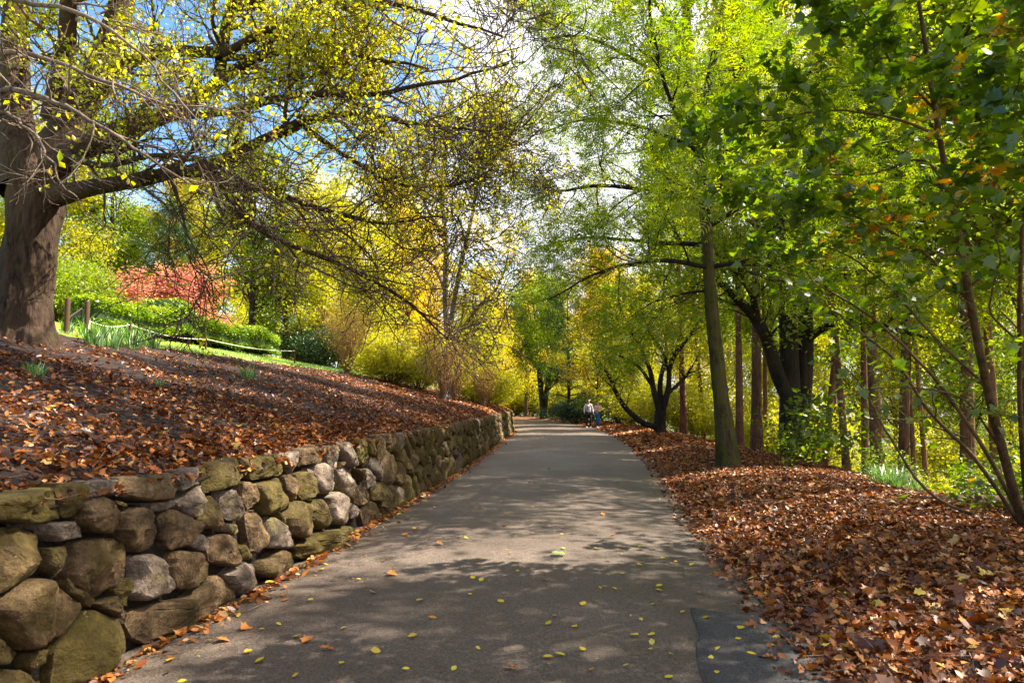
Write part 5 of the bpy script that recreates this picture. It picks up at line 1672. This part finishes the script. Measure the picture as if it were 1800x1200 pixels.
x, y, z = verge_pts(900, 2.4, 16, 1.3); twig_litter(verge, x, y, z + .03)
x, y, z = bank_pts(1500, 3, 16, 1.0); twig_litter(bank, x, y, z + .02)

# single large fallen leaves that can be picked out
LL = []
for k, vv in enumerate((.1, .25, .4, .55, .7, .82, .9, .96)):
    tp = (OAKLEAF, MAPLE, OVAL)[k % 3]
    LL.append(mesh('leaf', tp[0] - np.array((.5, 0, 0)), [tp[1]], M['litter'], False, np.full(len(tp[0]), vv)))
YLm = []
for k, vv in enumerate((.2, .45, .6, .8, .98)):
    YLm.append(mesh('leaf', OVAL[0] * np.array((1, 1.35, 1.0)) - np.array((.5, 0, 0)), [OVAL[1]], M['yellow_leaf'], False, np.full(len(OVAL[0]), vv)))


def drop(me, parent, p, s, tilt=.15):
    o = obj('leaf', me, parent, p)
    o.rotation_euler = (float(rng.normal(0, tilt)), float(rng.normal(0, tilt)), rnd_rz())
    o.scale = (s, s, s * float(rng.uniform(.6, 1.8)))
    return o


for k in range(280):
    y = 2.4 + 4.2 * rng.uniform() ** 1.1; d = rng.uniform(.05, 4.0); x = float(xr(y)) + d
    if (x / y) > .80: x = y * rng.uniform(.3, .78); x = max(x, float(xr(y)) + .1)
    drop(LL[rng.integers(8)], verge, (x, y, gz(x, y) + rng.uniform(.05, .075)), float(rng.uniform(.05, .105)), .4)
for k in range(260):
    y = 3.2 + 7 * rng.uniform(); d = rng.uniform(.2, 3.5); x = float(xw(y)) - d
    drop(LL[rng.integers(8)], bank, (x, y, gz(x, y) + rng.uniform(.03, .05)), float(rng.uniform(.05, .085)), .35)
# leaves on the lane, placed as seen (1800 px photo)
RLV = [(1025,1064,0),(738,1058,0),(770,1052,0),(826,1048,1),(725,1123,0),(840,1145,0),(798,1182,2),(713,1183,2),(1024,1145,1),(985,1155,2),(963,1160,0),(1143,1142,2),(1145,1117,1),(1146,1130,2),
       (898,975,2),(910,1007,2),(958,1022,0),(846,1022,2),(831,1018,0),(990,966,1),(1035,963,2),(1048,965,2),(1055,1036,0),(1080,1037,1),(1091,1037,1),(1125,990,1),(1165,980,1),(1188,985,0),
       (1124,993,1),(1159,1030,1),(1158,1038,0),(1063,1034,1),(1127,1090,0),(1075,1120,0),(1115,1118,2),(1176,1190,2),(1100,1171,3),(964,1100,0),(975,1086,0),(1050,1059,1),(1150,1062,1),
       (731,930,4),(765,891,4),(718,942,4),(712,938,4),(773,957,4),(808,945,2),(819,947,2),(738,865,4),(885,925,4),(937,940,4),(829,890,4),(843,895,4),(1077,941,4),(807,871,2),(937,893,2),
       (728,928,0),(630,1018,2),(567,997,1),(546,1053,0),(370,1120,2),(393,1120,4),(436,1144,1),(456,1161,1),(538,1128,4),(490,1095,1),(460,1103,0),(522,1118,1),(573,1143,4),(605,1105,2),(541,1125,4),
       (519,1190,1),(277,1138,1),(320,1195,1),(300,1153,0),(1259,1140,1),(1298,1120,1),(1250,1155,2),(1302,1100,2),(1316,1095,4),(1321,1145,0),(1360,1130,2),(1365,1115,1),(1260,1180,1),(1340,1150,4),
       (1240,1085,1),(1230,1040,0),(1216,990,1),(1160,876,3),(1145,865,2),(1143,850,4),(965,825,4),(978,845,4),(1035,847,4),(965,772,4),(1125,960,2),(890,905,4),(930,850,4),(1000,870,4),(1060,905,4),
       (655,1042,0),(675,985,4),(690,1010,4),(1095,1010,0),(1200,1075,1),(1010,1105,1),(880,1060,2),(760,1090,4),(660,1150,0),(600,1170,1),(430,1100,4),(1180,1150,0),(1040,1180,4),(900,1180,4)]
for (a_, b_, c_) in RLV:
    d = ray(a_, b_); t = (EYE - .04) / -d[2]; x, y = d[0] * t, d[1] * t
    me = {0: YLm[1], 1: YLm[2], 2: YLm[3], 3: YLm[4], 4: LL[rng.choice([3, 4, 5])]}[c_]
    drop(me, road, (x, y, float(road_z(x, y)) + .014), float(rng.uniform(.035, .075)) if c_ != 4 else float(rng.uniform(.05, .11)), .22)
# the big green leaf in the middle of the lane
d = ray(982, 978); t = (EYE - .04) / -d[2]; x, y = d[0] * t, d[1] * t
gl = fan([(-.5, .0), (-.45, .3), (-.2, .45), (.05, .36), (.3, .42), (.5, .18), (.52, -.12), (.3, -.36), (.05, -.4), (-.2, -.36), (-.42, -.22)], .08, (0, 0, 0))
green_big = mesh('leaf', gl[0], [gl[1]], M['blade'], False, np.full(len(gl[0]), .9))
o = obj('leaf', green_big, road, (x, y, float(road_z(x, y)) + .02)); o.scale = (.13, .15, .2)
o['label'] = 'large round green leaf lying in the middle of the lane'
# fallen sticks at the wall foot
for k in range(9):
    y = 2.8 + k * .5 + rng.uniform(0, .3); x = float(xw(y)) + rng.uniform(.08, .3); L_ = rng.uniform(.12, .3); a = rng.uniform(0, 6.28)
    p0 = np.array((x, y, float(road_z(x, y)) + .012)); p1 = p0 + np.array((math.cos(a) * L_, math.sin(a) * L_, .0)); pm = (p0 + p1) / 2 + np.array((.02, .0, .006))
    obj('stick', tube_mesh('stick', np.array([[p0, pm, p1]]), np.array([[.004, .004, .002]]), 5, M['twig']), road)

# fallen log under the maple
LG = G(1735, 10.2)
lg = curve([np.array((-1.4, .2, .10)), np.array((-.4, .05, .12)), np.array((.6, .0, .12)), np.array((2.0, -.2, .10))], [.10, .12, .12, .10], 14)
tag(obj('fallen_log', trunk_flare(lg[0], lg[1], 12, M['stem'], .06, 5, 'fallen_log'), None, LG), 'pale fallen log lying under the maple stems at the crest of the verge', 'log')

# ------------------------------------------------------------------ the two walkers
skin_m = plain('skin', (.45, .27, .18), .6)
hair_m = plain('black_hair', (.012, .009, .012), .5)
shirt_m = plain('pale_hoodie', (.62, .60, .66), .8)
pants_m = plain('black_trousers', (.012, .012, .018), .8)
jean_m = plain('blue_jeans', (.03, .15, .42), .8)
shoe_m = plain('white_shoes', (.75, .74, .74), .6)
strap_m = plain('navy_bag', (.012, .016, .05), .7)
top_m = plain('flowered_top', (.66, .40, .36), .8)


def skin_obj(name, verts, edges, radii, mat, parent, sub=1):
    me = bpy.data.meshes.new(name)
    me.from_pydata([tuple(v) for v in verts], edges, [])
    me.materials.append(mat)
    o = obj(name, me, parent)
    md = o.modifiers.new('skin', 'SKIN'); md.use_smooth_shade = True
    if not me.skin_vertices: me.skin_vertices.new(name='')
    for k, r in enumerate(radii):
        me.skin_vertices[0].data[k].radius = (r, r) if np.isscalar(r) else r
        me.skin_vertices[0].data[k].use_root = (k == 0)
    o.modifiers.new('sub', 'SUBSURF').levels = sub
    o.modifiers['sub'].render_levels = sub
    return o


def person(label, at, rz, h, top, legs_m, hands_together):
    t = thing('person', label, 'person', at, rz)
    s = h / 1.75
    L_ = lambda *a: [tuple(q * s for q in p) for p in a]
    # continuous body: pelvis root, spine, neck, head, arms, legs (faces -Y)
    ls, rs = .10, -.10
    V = L_((0, 0, .95), (0, .0, 1.12), (0, 0, 1.30), (0, .01, 1.43), (0, -.01, 1.52), (0, -.03, 1.60), (0, -.03, 1.70),
           (.17, .01, 1.41), (.25, .03, 1.16), (.27, -.05, .93) if not hands_together else (.16, -.20, 1.08), (.27, -.07, .84) if not hands_together else (.05, -.28, 1.12),
           (-.17, .01, 1.41), (-.25, .02, 1.16), (-.27, -.03, .93) if not hands_together else (-.16, -.20, 1.08), (-.27, -.05, .84) if not hands_together else (-.04, -.28, 1.12),
           (.09, 0, .90), (.10, -.12, .50), (.10, -.02, .09), (.10, -.14, .04),
           (-.09, 0, .90), (-.10, .02, .50), (-.10, .16, .10), (-.10, .05, .04))
    E = [(0, 1), (1, 2), (2, 3), (3, 4), (4, 5), (5, 6), (3, 7), (7, 8), (8, 9), (9, 10), (3, 11), (11, 12), (12, 13), (13, 14), (0, 15), (15, 16), (16, 17), (17, 18), (0, 19), (19, 20), (20, 21), (21, 22)]
    Rd = [.12, .11, .13, .08, .05, .08, .085, .05, .042, .034, .03, .05, .042, .034, .03, .085, .058, .042, .035, .085, .058, .042, .035]
    skin_obj('body', V, E, [r * s for r in Rd], skin_m, t)
    # clothes a little larger than the body
    ids = [0, 1, 2, 3, 7, 8, 9, 11, 12, 13]
    mp2 = {a: k for k, a in enumerate(ids)}
    Ee = [(mp2[a], mp2[b]) for a, b in E if a in mp2 and b in mp2]
    vv = [V[i] for i in ids]
    vv[mp2[0]] = (0, 0, .88 * s)
    rr_ = {0: .165, 1: .155, 2: .165, 3: .10, 7: .075, 8: .065, 9: .055, 11: .075, 12: .065, 13: .055}
    skin_obj('top', vv, Ee, [rr_[i] * s for i in ids], top, t)
    ids = [0, 15, 16, 17, 19, 20, 21]
    mp2 = {a: k for k, a in enumerate(ids)}
    Ee = [(mp2[a], mp2[b]) for a, b in E if a in mp2 and b in mp2]
    fl = .078 if legs_m is jean_m else .058
    rr_ = {0: .14, 15: .105, 16: .075, 17: fl, 19: .105, 20: .075, 21: fl}
    skin_obj('trousers', [V[i] for i in ids], Ee, [rr_[i] * s for i in ids], legs_m, t)
    for k, x in ((17, .10), (21, -.10)):
        a = np.array(V[k]); b = np.array(V[k + 1])
        skin_obj('shoe', [a + np.array((0, .05, -.03)) * s, (a + b) / 2 + np.array((0, 0, -.02)) * s, b + np.array((0, -.04, .0)) * s], [(0, 1), (1, 2)], [.05 * s, .052 * s, .045 * s], shoe_m, t)
    hd = np.array((0, -.03, 1.655)) * s
    long_ = hands_together
    hv = [hd + np.array((0, -.02, .055)) * s, hd + np.array((0, .04, .0)) * s, hd + np.array((0, .07, -.10)) * s] + ([hd + np.array((0, .08, -.30)) * s] if long_ else [])
    skin_obj('hair', hv, [(k, k + 1) for k in range(len(hv) - 1)], [.112 * s, .108 * s, .075 * s, .09 * s][:len(hv)], hair_m, t)
    # face: eyes, nose, mouth
    for x in (.032, -.032):
        skin_obj('eye', [hd + np.array((x, -.075, .0)) * s, hd + np.array((x, -.083, .0)) * s], [(0, 1)], [.010 * s] * 2, hair_m, t)
    skin_obj('nose', [hd + np.array((0, -.075, .0)) * s, hd + np.array((0, -.098, -.03)) * s], [(0, 1)], [.008 * s, .013 * s], skin_m, t)
    return t, s, V


pz = G(1034, 41.0)
t, s, V = person('walker in a pale hoodie and black trousers with dark backpack straps', pz, .15, 1.72, shirt_m, pants_m, False)
for x in (.11, -.11):
    pts = [np.array((x, -.165, 1.08)), np.array((x, -.18, 1.25)), np.array((x, -.10, 1.42)), np.array((x, .06, 1.46)), np.array((x, .19, 1.3))]
    skin_obj('backpack_strap', [p * s for p in pts], [(k, k + 1) for k in range(4)], [(.022 * s, .012 * s)] * 5, strap_m, t)
skin_obj('backpack', [np.array((0, .24, 1.0)) * s, np.array((0, .25, 1.2)) * s, np.array((0, .22, 1.38)) * s], [(0, 1), (1, 2)], [.13 * s, .14 * s, .09 * s], strap_m, t)
pz = G(1050, 42.0)
t, s, V = person('walker with long black hair, flowered top and blue jeans', pz, -.5, 1.62, top_m, jean_m, True)
ph = plain('phone', (.02, .02, .025), .3)

print('tris', sum(len(m_.polygons) for m_ in bpy.data.meshes))
